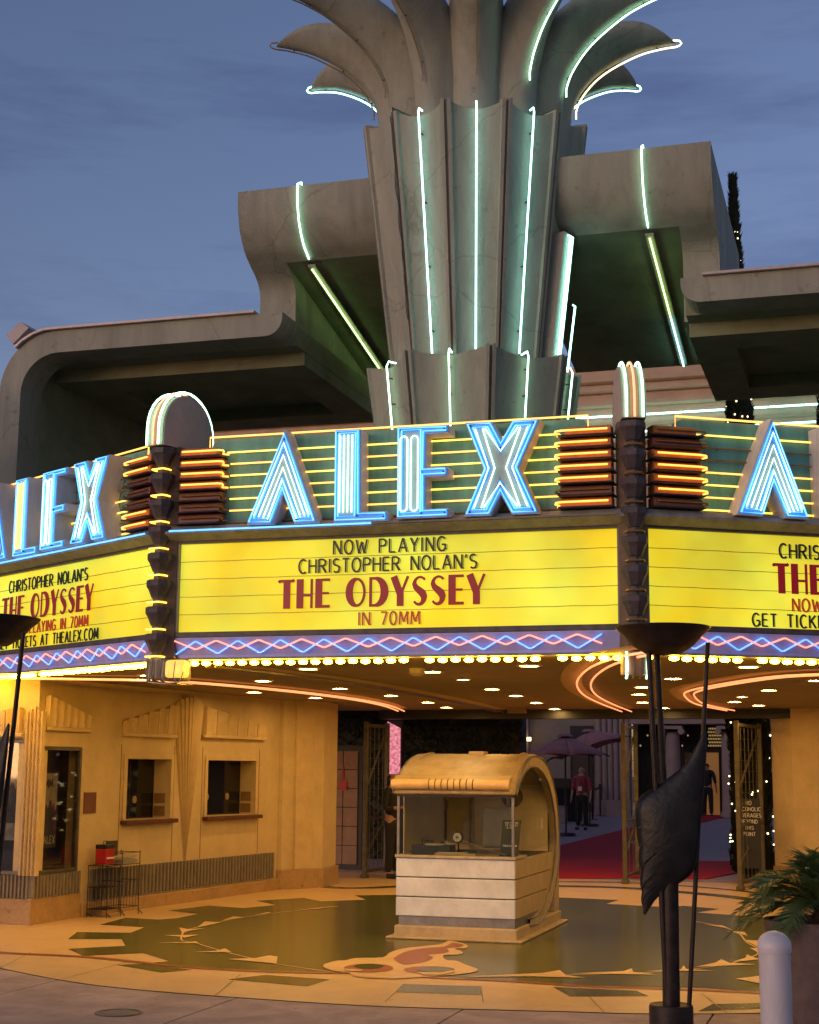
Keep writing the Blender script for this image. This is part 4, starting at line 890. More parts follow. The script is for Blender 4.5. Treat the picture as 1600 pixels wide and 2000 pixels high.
# poster cabinets
POST_D = mat('poster_dark', (.045, .035, .035), .3, .5, 5, col2=(.16, .14, .13)); POST_P = mat('poster_pale', (.6, .57, .52), .4, .3, 6, col2=(.08, .08, .1))
FRM = mat('cabinet_frame', (.16, .14, .12), .4, .15, 8, metal=.6)
def cabinet(fr, a0, a1, z0, z1, pm, inner):
    c = MB().box(a0, a1, -.2, -.18, z0, z1, fr).build('display_case', mat('case_black', (.02, .012, .012), .3, .1), off)
    mb = MB()
    for q in ((a0, a0 + .04, z0, z1), (a1 - .04, a1, z0, z1), (a0 + .04, a1 - .04, z0, z0 + .04), (a0 + .04, a1 - .04, z1 - .04, z1)): mb.box(q[0], q[1], -.06, .01, q[2], q[3], fr)
    mb.build('case_frame', FRM, c, bevel=.004)
    p = MB().box(*inner[:2], -.16, -.15, *inner[2:], fr).build('poster', pm, c)
    MB().box(a0 + .04, a1 - .04, -.02, -.015, z0 + .04, z1 - .04, fr).build('case_glass', glass('case_glass', (.8, .8, .8), .1), c)
    return c
cabA = cabinet(FA, 3.02, 3.9, .565, 2.125, POST_P, (3.08, 3.84, .95, 2.06)); cabB = cabinet(FB, .09, .98, .565, 2.045, POST_D, (.2, .72, .85, 1.75))
def flat_text(fr, parent, txt, x, z, h, m, d, gap=None, name='poster_lettering'):
    mb = MB(); gap = gap or h * .2; q = 0
    for ch in txt:
        for st in GL[ch][1]:
            ribbon(mb, [(x + a * h, z + b * h) for a, b in st], .14 * h, lambda p, dd, q=q: fr.P(p.x, d + dd + q * .0003, p.y), .002); q = (q + 1) % 5
        x += GL[ch][0] * h + gap
    return mb.build(name, m, parent)
WHT = mat('print_white', (.75, .72, .66), .5, .05); REDP = mat('print_red', (.5, .03, .03), .5, .1)
MB().box(.22, .70, -.1495, -.149, 1.3, 1.73, FB).build('poster_sky', mat('print_pale', (.62, .56, .45), .5, .25, 9), cabB); flat_text(FB, cabB, '70MM', .3, 1.56, .1, MATS['case_black'], -.1475, .02); flat_text(FB, cabB, 'ALEX', .45, .9, .09, WHT, -.148, .02)
flat_text(FA, cabA, 'MM', 3.55, 1.85, .16, mat('print_dark', (.05, .05, .05), .5), -.148)
for pfr, pc, cx, zz in ((FB, cabB, .46, 1.2), (FA, cabA, 3.5, 1.4)):     # figures on the posters as flat print
    rr = random.Random(5)
    for k in range(9):
        x = cx + rr.uniform(-.2, .2); hgt = rr.uniform(.2, .42); m = REDP if k == 4 else (MATS['print_white'] if k % 3 == 0 else mat('print_slate', (.1, .1, .12), .5, .3, 20))
        MB().prism([pfr.P(x + dx, -.149 + k * .0003, zz + dz) for dx, dz in ((-.05, -.25), (.05, -.25), (.035, hgt * .3), (.02, hgt * .45), (0, hgt * .55), (-.02, hgt * .45), (-.04, hgt * .3))], pfr.n * .0002).build('poster_print', m, pc)
# right-hand wall pillar
rp_ = thing('wall_pillar', (-.9, 26.9, 0), 'plain yellow stucco wall pier at the right end of the gates', 'wall')
x0 = onv(1507, 1500, 26.2).x
MB().prism([Vector(p) for p in ((x0, 26.4, 0), (x0 + .35, 25.9, 0), (x0 + .85, 25.75, 0), (4, 25.7, 0), (4, 27.2, 0), (x0 + .1, 27.2, 0))], (0, 0, ZT - .003)).build('pier', WALL, rp_)
MB().prism([Vector(p) for p in ((x0 - .03, 26.4, 0), (x0 + .34, 25.86, 0), (x0 + .85, 25.71, 0), (4, 25.66, 0), (4, 25.69, 0), (x0 + .3, 26.1, 0))], (0, 0, .3)).build('plinth', PLINTH, rp_)

# ================================================================== THE TICKET KIOSK
KU0, KU1, KV = -4.98, -3.655, 16.2
kio = thing('ticket_kiosk', ((KU0 + KU1) / 2, 17, 0), 'small round-backed ticket kiosk with ribbed awning and pale front panels', 'kiosk')
K_TAN = mat('kiosk_tan', (.52, .38, .2), .5, .1, 8, .1, 50, dirt=.2); K_PALE = mat('kiosk_pale_panel', (.72, .72, .76), .42, .1, 4, .04, 60, dirt=.14); K_SIDE = mat('kiosk_side', (.5, .36, .18), .5, .1, 6, .05)
K_GREY = mat('kiosk_grey_metal', (.22, .21, .21), .4, .15, 10, metal=.5); K_IN = mat('kiosk_interior', (.78, .6, .3), .6, .06, 6)
def zk(x, y): return x / 3.3333 + 640, y / 3.3333 + 1360
ringpx = [(1215, 640), (1228, 570), (1250, 500), (1285, 430), (1318, 395), (1350, 388), (1390, 408), (1425, 455), (1455, 535), (1478, 640), (1495, 790), (1500, 930), (1498, 1050), (1488, 1150), (1470, 1250), (1440, 1350), (1405, 1425), (1360, 1480), (1310, 1496)]
ringp = [onu(*zk(x, y), KU1 + .01) for x, y in ringpx]; ringp = [(p.y, p.z) for p in ringp]
innpx = [(1222, 645), (1236, 575), (1262, 515), (1300, 466), (1330, 456), (1360, 465), (1395, 500), (1425, 560), (1450, 650), (1470, 780), (1478, 920), (1474, 1040), (1460, 1150), (1438, 1255), (1412, 1340), (1380, 1400), (1345, 1436), (1312, 1448)]
inn = [onu(*zk(x, y), KU1 + .01) for x, y in innpx]; inn = [(p.y, p.z) for p in inn]
v_b = max(p[0] for p in ringp)
# base
MB().prism([Vector((KU0 - .02, KV - .0, 0)), Vector((KU1 + .02, KV - .0, 0)), Vector((KU1 + .02, v_b + .12, 0)), Vector((KU0 - .02, v_b + .12, 0))], (0, 0, .15)).build('base', K_TAN, kio, bevel=.02)
MB().prism([Vector((KU0 - .09, KV - .07, 0.008)), Vector((KU1 + .09, KV - .07, .008)), Vector((KU1 + .09, v_b + .19, .008)), Vector((KU0 - .09, v_b + .19, .008))], (0, 0, .03)).build('base_cove', K_TAN, kio, bevel=.014)
MB().box(KU0 + .03, KU1 - .005, KV + .02, v_b - .9, .15, .245).build('toe_recess', K_GREY, kio)
MB().box(KU0 + .02, KU1 + .0, v_b - .2, v_b + .1, .15, 1.0).build('back_wall', K_TAN, kio, bevel=.01)
# front panels, three boards with dark joints
zc1 = .865
for k in range(3):
    z0 = .245 + .207 * k; MB().box(KU0, KU1, KV, KV + .06, z0 + .005, z0 + .201).build('front_panel', K_PALE, kio, bevel=.008)
MB().box(KU0 + .02, KU1 - .02, KV + .03, KV + .1, .245, zc1).build('panel_backing', BLACK, kio)
MB().box(KU0 - .01, KU1 + .012, KV - .02, KV + .55, zc1, zc1 + .03).build('counter_top', mat('counter_stone', (.45, .36, .25), .4, .12, 14), kio, bevel=.006)
# side: lower wall inside the ring, in three boards, curved at the back
def v_in(z, curve, back=True):
    best = None
    n = len(curve)
    for (a, za), (b, zb) in zip(curve, curve[1:]):
        if min(za, zb) <= z <= max(za, zb) and za != zb:
            v = a + (b - a) * (z - za) / (zb - za); best = v if best is None else max(best, v)
    return best or curve[-1][0]
for side, us in ((1, KU1), (-1, KU0)):
    for k in range(3):
        z0, z1 = .25 + .207 * k, .446 + .207 * k; n = 6
        pts = [(KV + .065, z0)] + [(v_in(z0 + (z1 - z0) * i / n, inn) - .01, z0 + (z1 - z0) * i / n) for i in range(n + 1)] + [(KV + .065, z1)]
        MB().prism([Vector((us, v, z)) for v, z in pts], (-side * .03, 0, 0)).build('side_board', K_SIDE, kio)
    # ring band
    P = ringp; Q = inn
    rows = []
    N = 40
    def resample(c):
        L_ = [0]
        for a, b in zip(c, c[1:]): L_.append(L_[-1] + math.hypot(b[0] - a[0], b[1] - a[1]))
        out = []
        for i in range(N + 1):
            t = L_[-1] * i / N; j = max(k for k in range(len(L_)) if L_[k] <= t + 1e-9); j = min(j, len(c) - 2); f = (t - L_[j]) / max(L_[j + 1] - L_[j], 1e-6); out.append((c[j][0] + (c[j + 1][0] - c[j][0]) * f, c[j][1] + (c[j + 1][1] - c[j][1]) * f))
        return out
    PO, PI = resample(P), resample(Q)
    for (a, za), (b, zb) in zip(PO, PI): rows.append([Vector((us - side * .05, a, za)), Vector((us + side * .025, a, za)), Vector((us + side * .025, b, zb)), Vector((us - side * .05, b, zb))])
    MB().grid(rows, True).build('ring_band', K_TAN if side > 0 else K_SIDE, kio, smooth=40)
    for c_, nm in ((PO, 'ring_bead'), (PI, 'ring_bead')): MB().tube([Vector((us + side * .027, a, z)) for a, z in c_], .011, 6).build(nm, K_GREY, kio, smooth=60)
    # side glass
    gl_ = [(v, z) for v, z in PI if z > zc1 + .03]
    if side < 0: MB().prism([Vector((us - .012, v, z)) for v, z in gl_] + [Vector((us - .012, KV + .3, zc1 + .03)), Vector((us - .012, KV + .3, 1.72))], (.01, 0, 0)).build('inner_side', K_IN, kio)
    MB().face([Vector((us, v, z)) for v, z in gl_] + [Vector((us, KV + .05, zc1 + .03))]).build('side_glass', glass('kiosk_glass', (.93, .95, .9), .1), kio)
# barrel roof from the awning over and down the back
roof = [p for p in ringp[:13]]
rows = [[Vector((u, v - (0 if i else 0), z)) for u in (KU0 + .0, KU0 + .35, KU0 + .7, KU0 + 1.05, KU1 - .0)] for i, (v, z) in enumerate(resample(roof))]
MB().grid(rows).build('barrel_roof', K_TAN, kio, smooth=50, solid=.04)
zA = roof[0][1]
MB().tube([Vector((KU0 - .03, KV - .08, 1.652)), Vector((KU1 - .035, KV - .08, 1.652))], .056, 18).build('awning_roll', mat('awning_cream', (.72, .46, .2), .4, .1, 8), kio, smooth=50)
aw = MB().prism([Vector((KU0 - .02, v, z)) for v, z in ((KV - .08, 1.7), (KV + .06, 1.75), (KV + .1, 1.6), (KV - .02, 1.6))], (KU1 - KU0 - .02, 0, 0)).build('awning', K_TAN, kio)
for k in range(8):
    u = KU0 + .4 + .07 * k; MB().tube([Vector((u, KV - .08 - .0575 * math.cos(R(a)), 1.652 + .0575 * math.sin(R(a)))) for a in range(-60, 101, 20)], .005, 5).build('awning_groove', BLACK, aw)
MB().box(KU0, KU1 - .0, KV - .03, KV + .03, 1.535, 1.598).build('fascia_strip', K_GREY, kio, bevel=.006)
MB().box(KU0 + .02, KU1 - .02, KV - .015, KV + .025, 1.52, 1.534).build('glazing_head', BLACK, kio)
for u in (KU0 + .02, KU1 - .02): MB().box(u - .014, u + .014, KV, KV + .03, zc1 + .03, 1.522).build('glazing_post', K_GREY, kio)
MB().box(KU0 + .034, KU1 - .034, KV + .012, KV + .018, zc1 + .03, 1.522).build('front_glass', glass('kiosk_glass'), kio)
MB().box(-4.36, -4.18, 16.95, 17.15, ringp[5][1] + .0, ringp[5][1] + .045).build('roof_vent', K_TAN, kio, bevel=.01)
for u in (KU0 + .12, KU1 - .1): 
    MB().tube([Vector((u, v - .02, z + .03)) for v, z in resample(roof)[8:17]], .008, 5).build('roof_strap', K_SIDE, kio)
# interior
MB().box(KU0 + .03, KU1 - .05, v_b - .34, v_b - .32, zc1, 1.78).build('inner_back', K_IN, kio)
for u in (-4.62, -4.18): MB().box(u - .02, u + .02, v_b - .37, v_b - .34, zc1, 1.76).build('inner_mullion', K_TAN, kio)
MB().tube([Vector((-4.13, v_b - .345, 1.5)), Vector((-4.13, v_b - .36, 1.5))], .13, 24).build('round_mirror', mat('mirror_dark', (.1, .08, .06), .1, .3, metal=.8), kio, smooth=40)
MB().box(-3.64, -3.625, 17.45, 17.53, 1.15, 1.27).build('wall_switch', mat('switch_ivory', (.6, .5, .3), .5), kio)
# things on the counter inside
ZK = zc1 + .03
tt = thing('turntable', (-4.62, 16.42, ZK), 'black record-player-like ticket machine on the kiosk counter', 'machine'); tt['label'] = 'flat black box with a pale disc on top inside the kiosk'
MB().box(-4.84, -4.4, 16.3, 16.55, ZK, ZK + .1).build('case', BLACK, tt, bevel=.008)
MB().lathe([(0, .118), (.11, .116), (.115, .105), (.115, .1)], (-4.6, 16.42, ZK), 24).build('disc', mat('disc_grey', (.45, .4, .33), .3, .1), tt, smooth=40)
MB().tube([(-4.77, 16.5, ZK + .1), (-4.77, 16.5, ZK + .15), (-4.62, 16.4, ZK + .14)], .008).build('arm', BLACK, tt)
gm = thing('gooseneck_microphone', (-4.32, 16.45, ZK), 'round pale-faced intercom disc on a thin arm inside the kiosk', 'intercom')
MB().tube([Vector((-4.33, 16.38, ZK + .19)), Vector((-4.33, 16.35, ZK + .19))], .062, 22).build('rim', BLACK, gm, smooth=40); MB().tube([Vector((-4.33, 16.349, ZK + .19)), Vector((-4.33, 16.343, ZK + .19))], .048, 22).build('face', mat('mic_face', (.6, .57, .52), .4), gm, smooth=40)
MB().tube([Vector((-4.33, 16.342, ZK + .19)), Vector((-4.33, 16.336, ZK + .19))], .016, 12).build('hub', K_GREY, gm)
MB().tube([(-4.28, 16.36, ZK + .16), (-4.0, 16.36, ZK + .07), (-3.78, 16.36, ZK + .01)], .007).build('arm', mat('arm_steel', (.5, .48, .42), .3, metal=.8), gm); MB().box(-3.86, -3.74, 16.33, 16.42, ZK, ZK + .012).build('foot', BLACK, gm); MB().tube([(-4.33, 16.39, ZK + .13), (-4.33, 16.42, ZK)], .009).build('stem', BLACK, gm)
pp = thing('paper_tray', (-4.35, 16.3, ZK), 'low tan tray of papers on the kiosk counter behind the glass', 'tray'); MB().box(-4.56, -4.1, 16.24, 16.3, ZK, ZK + .025).build('tray', K_TAN, pp, bevel=.004); MB().box(-4.53, -4.2, 16.25, 16.29, ZK + .026, ZK + .034).build('papers', mat('paper', (.6, .55, .42), .7), pp)
dv = thing('card_terminal', (-4.3, 16.5, ZK), 'small black device beside the tray inside the kiosk', 'device'); MB().box(-4.36, -4.16, 16.44, 16.56, ZK, ZK + .05).build('body', BLACK, dv, bevel=.006); MB().box(-4.34, -4.2, 16.435, 16.439, ZK + .01, ZK + .04).build('display', mat('screen_grey', (.1, .1, .1), .2), dv)
lb = thing('letter_board', (-3.72, 16.4, ZK), 'black letter board with rows of white lettering inside the kiosk', 'sign')
FK = Fr((-3.86, 16.37), (1, .12), (.12, -1))
MB().prism([FK.P(a, d, z) for a, d, z in ((0, 0, ZK), (.2, 0, ZK), (.225, -.12, ZK + .38), (.02, -.12, ZK + .38))], FK.n * .012).build('board', BLACK, lb)
FKt = FK
def lb_text(txt, x, f, h):
    mb = MB(); xx = x; q = 0
    for ch in txt:
        for st in GL[ch][1]: ribbon(mb, [(xx + a * h, f * .38 + b * h) for a, b in st], .18 * h, lambda p, dd: FK.P(p.x, .0135 - .12 * (p.y / .38) + dd, ZK + p.y), .001)
        xx += GL[ch][0] * h + .22 * h
    mb.build('board_lettering', WHT, lb)
lb_text('NOW PLAYING', .05, .9, .018); lb_text('THE ODYSSEY', .05, .83, .018); lb_text('IN 70MM', .07, .76, .018)
lb_text('THEALEX.COM', .03, .26, .02)
MB().box(-3.99 + .15, -3.97 + .15, 16.46, 16.5, ZK, ZK + .3).build('stand', BLACK, lb)
ch_ = thing('office_chair', (-4.0, 16.85, .15), 'grey high-backed office chair seen through the kiosk glass', 'chair')
MB().box(-4.2, -3.85, 16.95, 17.0, .95, 1.4).build('backrest', mat('chair_grey', (.3, .27, .22), .8, .1), ch_, bevel=.04); MB().box(-4.22, -3.83, 16.7, 17.05, .6, .68).build('seat', MATS['chair_grey'], ch_, bevel=.03); MB().tube([(-4.02, 16.9, .6), (-4.02, 16.9, .2)], .03).build('column', BLACK, ch_)
for k in range(5): MB().tube([(-4.02, 16.9, .21), (-4.02 + .25 * math.cos(k * 1.257), 16.9 + .25 * math.sin(k * 1.257), .17)], .018).build('leg', BLACK, ch_)

# ================================================================== STREET FURNITURE
# torch lamps: bowl on three rods with a folded bronze leaf
tp = onz(1312, 2012); tor = thing('torch_lamp', tp, 'tall dark torch with shallow bowl, three rods and folded leaf, right foreground', 'lamp', 'leaf torches on the footway')
def dpl(x, y, d=0): n = Vector((tp.x, tp.y, 0)).normalized(); return onplane(x, y, tp + n * d, n)
zbw = dpl(1310, 1228).z; zb0 = dpl(1310, 1985).z
MB().lathe([(0, 0), (.155, 0), (.157, .16), (.15, .175), (.14, .17), (0, .17)], tp, 30).build('base_drum', BRONZE, tor, smooth=35)
cb = Vector((tp.x, tp.y, zbw)); cb.x -= .005
MB().lathe([(.0, -.20), (.13, -.185), (.22, -.13), (.29, -.05), (.345, -.005), (.35, .012), (.335, .016), (.28, -.02), (.2, -.1), (0, -.15)], cb, 40).build('bowl', BRONZE, tor, smooth=50)
for (x0, y0, x1, y1, r, d) in ((1267, 1265, 1304, 1975, .021, -.05), (1283, 1275, 1322, 1975, .023, .06), (1383, 1255, 1346, 1972, .017, .02)):
    MB().tube([dpl(x0, y0, d), dpl(x1, y1, d * .6)], r, 12).build('rod', BRONZE, tor, smooth=60)
MB().tube([dpl(1312, 1985), dpl(1308, 1700)], .062, 18).build('trunk_tube', BRONZE, tor, smooth=60)
lft = catmull([Vector(p) for p in ((1378, 1428, 0), (1340, 1492, 0), (1290, 1532, 0), (1254, 1556, 0), (1243, 1580, 0), (1247, 1640, 0), (1251, 1700, 0), (1254, 1755, 0), (1258, 1785, 0))], 4)
rgt = catmull([Vector(p) for p in ((1379, 1430, 0), (1378, 1480, 0), (1374, 1540, 0), (1368, 1600, 0), (1363, 1660, 0), (1352, 1702, 0), (1320, 1728, 0), (1285, 1750, 0), (1259, 1787, 0))], 4)
rows = []
for ii, (a, b) in enumerate(zip(lft, rgt)):
    a = a + Vector((2.5 if ii > 18 and ii % 3 == 0 else 0, 0, 0)); row = []
    for j in range(11):
        g = j / 10; p = a.lerp(b, g); bul = math.sin(math.pi * g) ** .7 * (b - a).length / 150 * .06
        row.append(dpl(p.x, p.y, -.04 - bul))
    rows.append(row)
lf_ = MB().grid(rows).build('leaf_shield', LEAFM, tor, smooth=60, solid=.012)
MB().tube([r_[0] for r_ in rows], .007, 6).build('leaf_rim', BRONZE, lf_, smooth=60); MB().tube([r_[-1] for r_ in rows], .007, 6).build('leaf_rim', BRONZE, lf_, smooth=60)
for y in (1612, 1650, 1690, 1728, 1752): MB().tube([dpl(1247 + (y - 1600) * .05, y + 6, -.055), dpl(1262, y - 7, -.075), dpl(1280, y - 24, -.098)], .004, 5).build('leaf_slit', BLACK, lf_)
t2 = copy_tree(tor, None, onz(-60, 2014), R(-25)); t2['label'] = 'dark torch lamp cut by the left edge of the picture, only bowl and rod showing'
# bollard
bp_ = onz(1519, 2050); bo = thing('bollard', bp_, 'white domed bollard in front of the planter', 'bollard'); zbt = onplane(1515, 1818, bp_, Vector((bp_.x, bp_.y, 0)).normalized()).z
BW = mat('bollard_white', (.62, .57, .6), .5, .08, 6, .08, 40, dirt=.22, streak=True)
MB().lathe([(.105, .0), (.105, zbt - .13)], bp_, 28).build('post', BW, bo, smooth=50)
MB().lathe([(.108, zbt - .14), (.113, zbt - .12), (.113, zbt - .1)] + [(.113 * math.cos(R(a)), zbt - .1 + .1 * math.sin(R(a))) for a in range(0, 90, 12)] + [(0, zbt)], bp_, 28).build('dome_cap', mat('bollard_cap', (.66, .61, .65), .4, .06, 6), bo, smooth=50)
# planter with palm
pl_ = onz(1610, 2062); pl_ = Vector((.1, 12.5, 0)); pl_ = onz(1612, 1995); pt_ = thing('planter', pl_, 'large round brown-grey planter pot behind the bollard', 'planter')
zpt = onplane(1560, 1795, pl_, Vector((pl_.x, pl_.y, 0)).normalized()).z
MB().lathe([(0, 0), (.36, 0), (.39, .3), (.42, zpt - .03), (.425, zpt), (.39, zpt), (.385, zpt - .06), (0, zpt - .06)], pl_, 36).build('pot', mat('planter_taupe', (.14, .095, .085), .75, .15, 10, .2, 60), pt_, smooth=40)
MB().lathe([(0, zpt - .045), (.2, zpt - .05), (.384, zpt - .058)], pl_, 20).build('soil', mat('soil', (.03, .022, .016), .95, .3, 20, .5), pt_)
pm = thing('pygmy_palm', pl_ + Vector((0, 0, zpt - .05)), 'bushy pygmy date palm with arching fronds in the planter', 'plant')
PALMG = [mat('palm_green_a', (.07, .13, .045), .5, .2, 8), mat('palm_green_b', (.1, .15, .045), .5, .2, 8)]
MB().tube([pl_ + Vector((0, 0, zpt - .06)), pl_ + Vector((.01, 0, zpt + .05)), pl_ + Vector((0, .01, zpt + .14))], [.075, .07, .05], 10).build('trunk', mat('palm_trunk', (.12, .07, .04), .9, .3, 20, .6), pm, smooth=50)
rr = random.Random(11)
for k in range(64):
    az = rr.uniform(0, 2 * math.pi); el = R(rr.uniform(10, 82)); ln = rr.uniform(.5, .74); hor = Vector((math.cos(az), math.sin(az), 0)); start = pl_ + Vector((0, 0, zpt + .1))
    rach = [start + hor * (ln * math.cos(el) * t) + ZU * (ln * math.sin(el) * t - (.36 + .16 * math.cos(el)) * t * t * ln * 1.1) for t in [i / 16 for i in range(17)]]
    mb = MB().tube(rach, [.006 * (1 - i / 17) + .0015 for i in range(17)], 4)
    for i in range(2, 17):
        for sd in (-1, 1):
            for hf in (0, .5):
                if i == 16 and hf: continue
                p = rach[i] if not hf else rach[i].lerp(rach[min(i + 1, 16)], .5); T = (rach[min(i + 1, 16)] - rach[i - 1]).normalized(); S = T.cross(ZU).normalized() * sd
                d = (S * .75 + T * .75 + ZU * rr.uniform(-.05, .3)).normalized(); ll = (.2 if i < 13 else .12) * rr.uniform(.75, 1.1) * ln / .66; wv = T.cross(d).cross(d).normalized() * .0045
                m_ = p + d * ll * .5; mb.add([p - wv, p + wv, m_ + wv * 1.1, p + d * ll - ZU * .03 * ll / .2, m_ - wv * 1.1], [(0, 1, 2, 3, 4)])
    mb.build('frond', PALMG[k % 2], pm)
# wire newspaper rack
rk = onz(205, 1783); rk = FW3.P(FW3.at(196, 1700)[0], .03, 0); fr_ = Fr((rk.x, rk.y), (FW3.x.x, FW3.x.y), (FW3.n.x, FW3.n.y))
fr_.x = fr_.x * 1.1; fr_.n = fr_.n * 1.1
rack = thing('wire_rack', rk, 'black wire newspaper rack standing against the ticket office wall', 'rack')
WIRE = mat('rack_wire', (.02, .018, .016), .4, .1)
def wire(pts, r=.004, parent=rack, name='wire'): return MB().tube([fr_.P(*p) for p in pts], r, 5).build(name, WIRE, parent)
for a in (-.32, -.05, .3):
    for d in (.04, .3): wire([(a, d, .03), (a, d, .78 if a > -.2 else .62)], .006, name='upright')
for a0, a1 in ((-.32, -.05), (-.05, .3)):
    for z in (.1, .36, .62) if a0 < -.2 else (.1, .42, .62, .76):
        wire([(a0, .04, z), (a1, .04, z), (a1, .3, z), (a0, .3, z), (a0, .04, z)], .005, name='hoop')
    for k in range(5):
        a = a0 + (a1 - a0) * (k + 1) / 6; wire([(a, .3, .1), (a, .3, .62)], .0028); wire([(a, .04, .1), (a, .04, .62)], .0028)
for z in (.1, .36): MB().box(-.31, -.06, .05, .29, z, z + .008, fr_).build('shelf', WIRE, rack)
MB().box(-.04, .29, .05, .29, .615, .622, fr_).build('shelf', WIRE, rack)
for a, d in ((-.32, .3), (-.05, .3), (.3, .3), (-.32, .04), (.3, .04)): wire([(a, d, .06), (a - .04, d + .03, .008)], .006, name='foot'); wire([(a, d, .06), (a + .04, d + .03, .008)], .006, name='foot')
rb_ = thing('red_leaflet_box', fr_.P(-.2, .15, .63), 'small red and black leaflet box on top of the wire rack', 'box')
MB().box(-.29, -.12, .1, .24, .632, .82, fr_).build('box', mat('box_red', (.45, .02, .025), .45, .15), rb_, bevel=.006); MB().box(-.292, -.118, .098, .242, .82, .87, fr_).build('lid', BLACK, rb_, bevel=.006); MB().tube([fr_.P(-.24, .17, .87), fr_.P(-.24, .17, .91), fr_.P(-.17, .17, .91), fr_.P(-.17, .17, .87)], .005).build('handle', BLACK, rb_)
MB().box(-.27, -.12, .2425, .244, .70, .72, fr_).build('printed_line', WHT, rb_); MB().box(-.27, -.16, .2425, .244, .67, .68, fr_).build('printed_line', BLACK, rb_)
db = thing('dark_leaflet_sign', fr_.P(.06, .08, .63), 'dark upright sign card on the wire rack', 'sign'); MB().box(-.03, .17, .055, .075, .632, .9, fr_).build('card', mat('card_dark', (.05, .042, .035), .5, .3, 20), db); MB().box(-.01, .15, .0755, .077, .7, .85, fr_).build('card_print', mat('card_print', (.1, .085, .06), .5, .5, 30), db)
npz = thing('newspaper_pile', fr_.P(.14, .17, .63), 'loose pile of newspapers on the wire rack shelf', 'newspapers')
for k in range(7): 
    dx, dy = rr.uniform(-.02, .02), rr.uniform(-.02, .02); MB().prism([fr_.P(a + dx, d + dy, .624 + .012 * k + (.02 if a > .2 and k > 4 else 0)) for a, d in ((-.01, .08), (.27, .09), (.27, .28), (-.01, .27))], (0, 0, .009)).build('newspaper', mat('newsprint', (.5, .44, .34), .8, .12, 30), npz)
# camera on the wall head
cv = thing('security_camera', (-9.1, 16.6, 2.7), 'small white dome security camera under the soffit above the cabinets', 'camera')
p = onz(108, 1335, 2.84); ORG[cv.name] = Vector((p.x, p.y, 2.72)); cv.location = ORG[cv.name]
MB().lathe([(.05, 2.855), (.05, 2.8), (.035, 2.795)], (p.x, p.y, 0), 16).build('mount', mat('camera_white', (.6, .56, .5), .4), cv, smooth=40)
MB().tube([Vector((p.x, p.y, 2.78)), Vector((p.x + .03, p.y - .06, 2.76)), Vector((p.x + .06, p.y - .12, 2.74))], [.03, .036, .036], 14).build('body', MATS['camera_white'], cv, smooth=50); MB().tube([Vector((p.x + .06, p.y - .12, 2.74)), Vector((p.x + .065, p.y - .13, 2.736))], .028, 14).build('lens', BLACK, cv)

# ================================================================== GATES AND THE COURTYARD BEHIND
MB().box(-8.3, x0 + .1, 25.9, 26.19, 2.7, 2.857).build('gate_header', BLACK, soff)
def gate(p0, p1, label, hgt=2.62, bars=4):
    p0, p1 = Vector(p0), Vector(p1); W = (p1 - p0).length; fr = Fr(p0, (p1 - p0).to_2d(), (-(p1 - p0).y, (p1 - p0).x))
    g = thing('folding_gate', (p0 + p1) / 2, label, 'gate', 'folding courtyard gates')
    for a in (0, W): MB().box(a - .035, a + .035, -.035, .035, .06, hgt, fr).build('post', GATE, g, bevel=.004)
    for z in (.12, 1.0, hgt - .06): MB().box(.035, W - .035, -.02, .02, z - .025, z + .025, fr).build('rail', GATE, g)
    MB().tube([fr.P(.05, .03, 1.45), fr.P(W - .05, .03, 2.4)], .018).build('brace', GATE, g); MB().tube([fr.P(.05, .03, .35), fr.P(W - .05, .03, .92)], .018).build('brace', GATE, g)
    for k in range(bars): a = W * (k + 1) / (bars + 1); MB().tube([fr.P(a, 0, .12), fr.P(a, 0, hgt - .06)], .007, 5).build('bar', GATE, g)
    for k in range(8): z = 1.15 + .17 * k; MB().tube([fr.P(.03, 0, z), fr.P(W - .03, 0, z)], .004, 4).build('wire', GATE, g)
    MB().box(-.05, .05, -.06, .06, 0.01, .07, fr).build('foot', GATE, g, bevel=.01)
    return g
gp = [onz(*p) for p in ((712, 1716), (752, 1713), (1222, 1727), (1246, 1717), (1447, 1740), (1492, 1727), (1236, 1722))]
gate(gp[0], gp[1] + Vector((-.08, .3, 0)), 'left folding gate with diagonal braces, left of the kiosk'); gate(gp[2], gp[3], 'narrow folded gate leaf behind the right torch', bars=2)
gate(gp[4], gp[5], 'right folding gate with diagonal braces beside the yellow pier', bars=5)
# lattice panel at far left of the gates
lp_ = thing('tiled_screen', (-8.3, 26.6, 0), 'pinkish squared screen panel with a small red notice beside the left gate', 'screen')
yS = 26.8; s0 = onv(640, 1600, yS).x; s1 = onv(698, 1600, yS).x
PINKP = mat('screen_pink', (.34, .2, .14), .7, .12, 5)
nx, nzz = 2, 6; tw, th_ = (s1 - s0) / nx, 2.05 / nzz
for i in range(nx):
    for j in range(nzz): MB().box(s0 + tw * i + .008, s0 + tw * (i + 1) - .008, yS, yS + .04, .1 + th_ * j + .008, .1 + th_ * (j + 1) - .008).build('panel', PINKP, lp_)
MB().box(s0 - .05, s1 + .08, yS + .03, yS + .08, .02, 2.25).build('frame', BLACK, lp_)
a, b = onv(663, 1543, yS), onv(678, 1525, yS); MB().box(a.x, b.x, yS - .02, yS - .003, a.z, b.z).build('notice', REDP, lp_); MB().box(a.x + .05, a.x + .09, yS - .02, yS - .003, b.z + .02, b.z + .25).build('handle', REDP, lp_)
LEAFD = [mat('ivy_dark', (.02, .03, .012), .6, .3, 10), mat('ivy_mid', (.035, .045, .016), .6, .3, 10)]
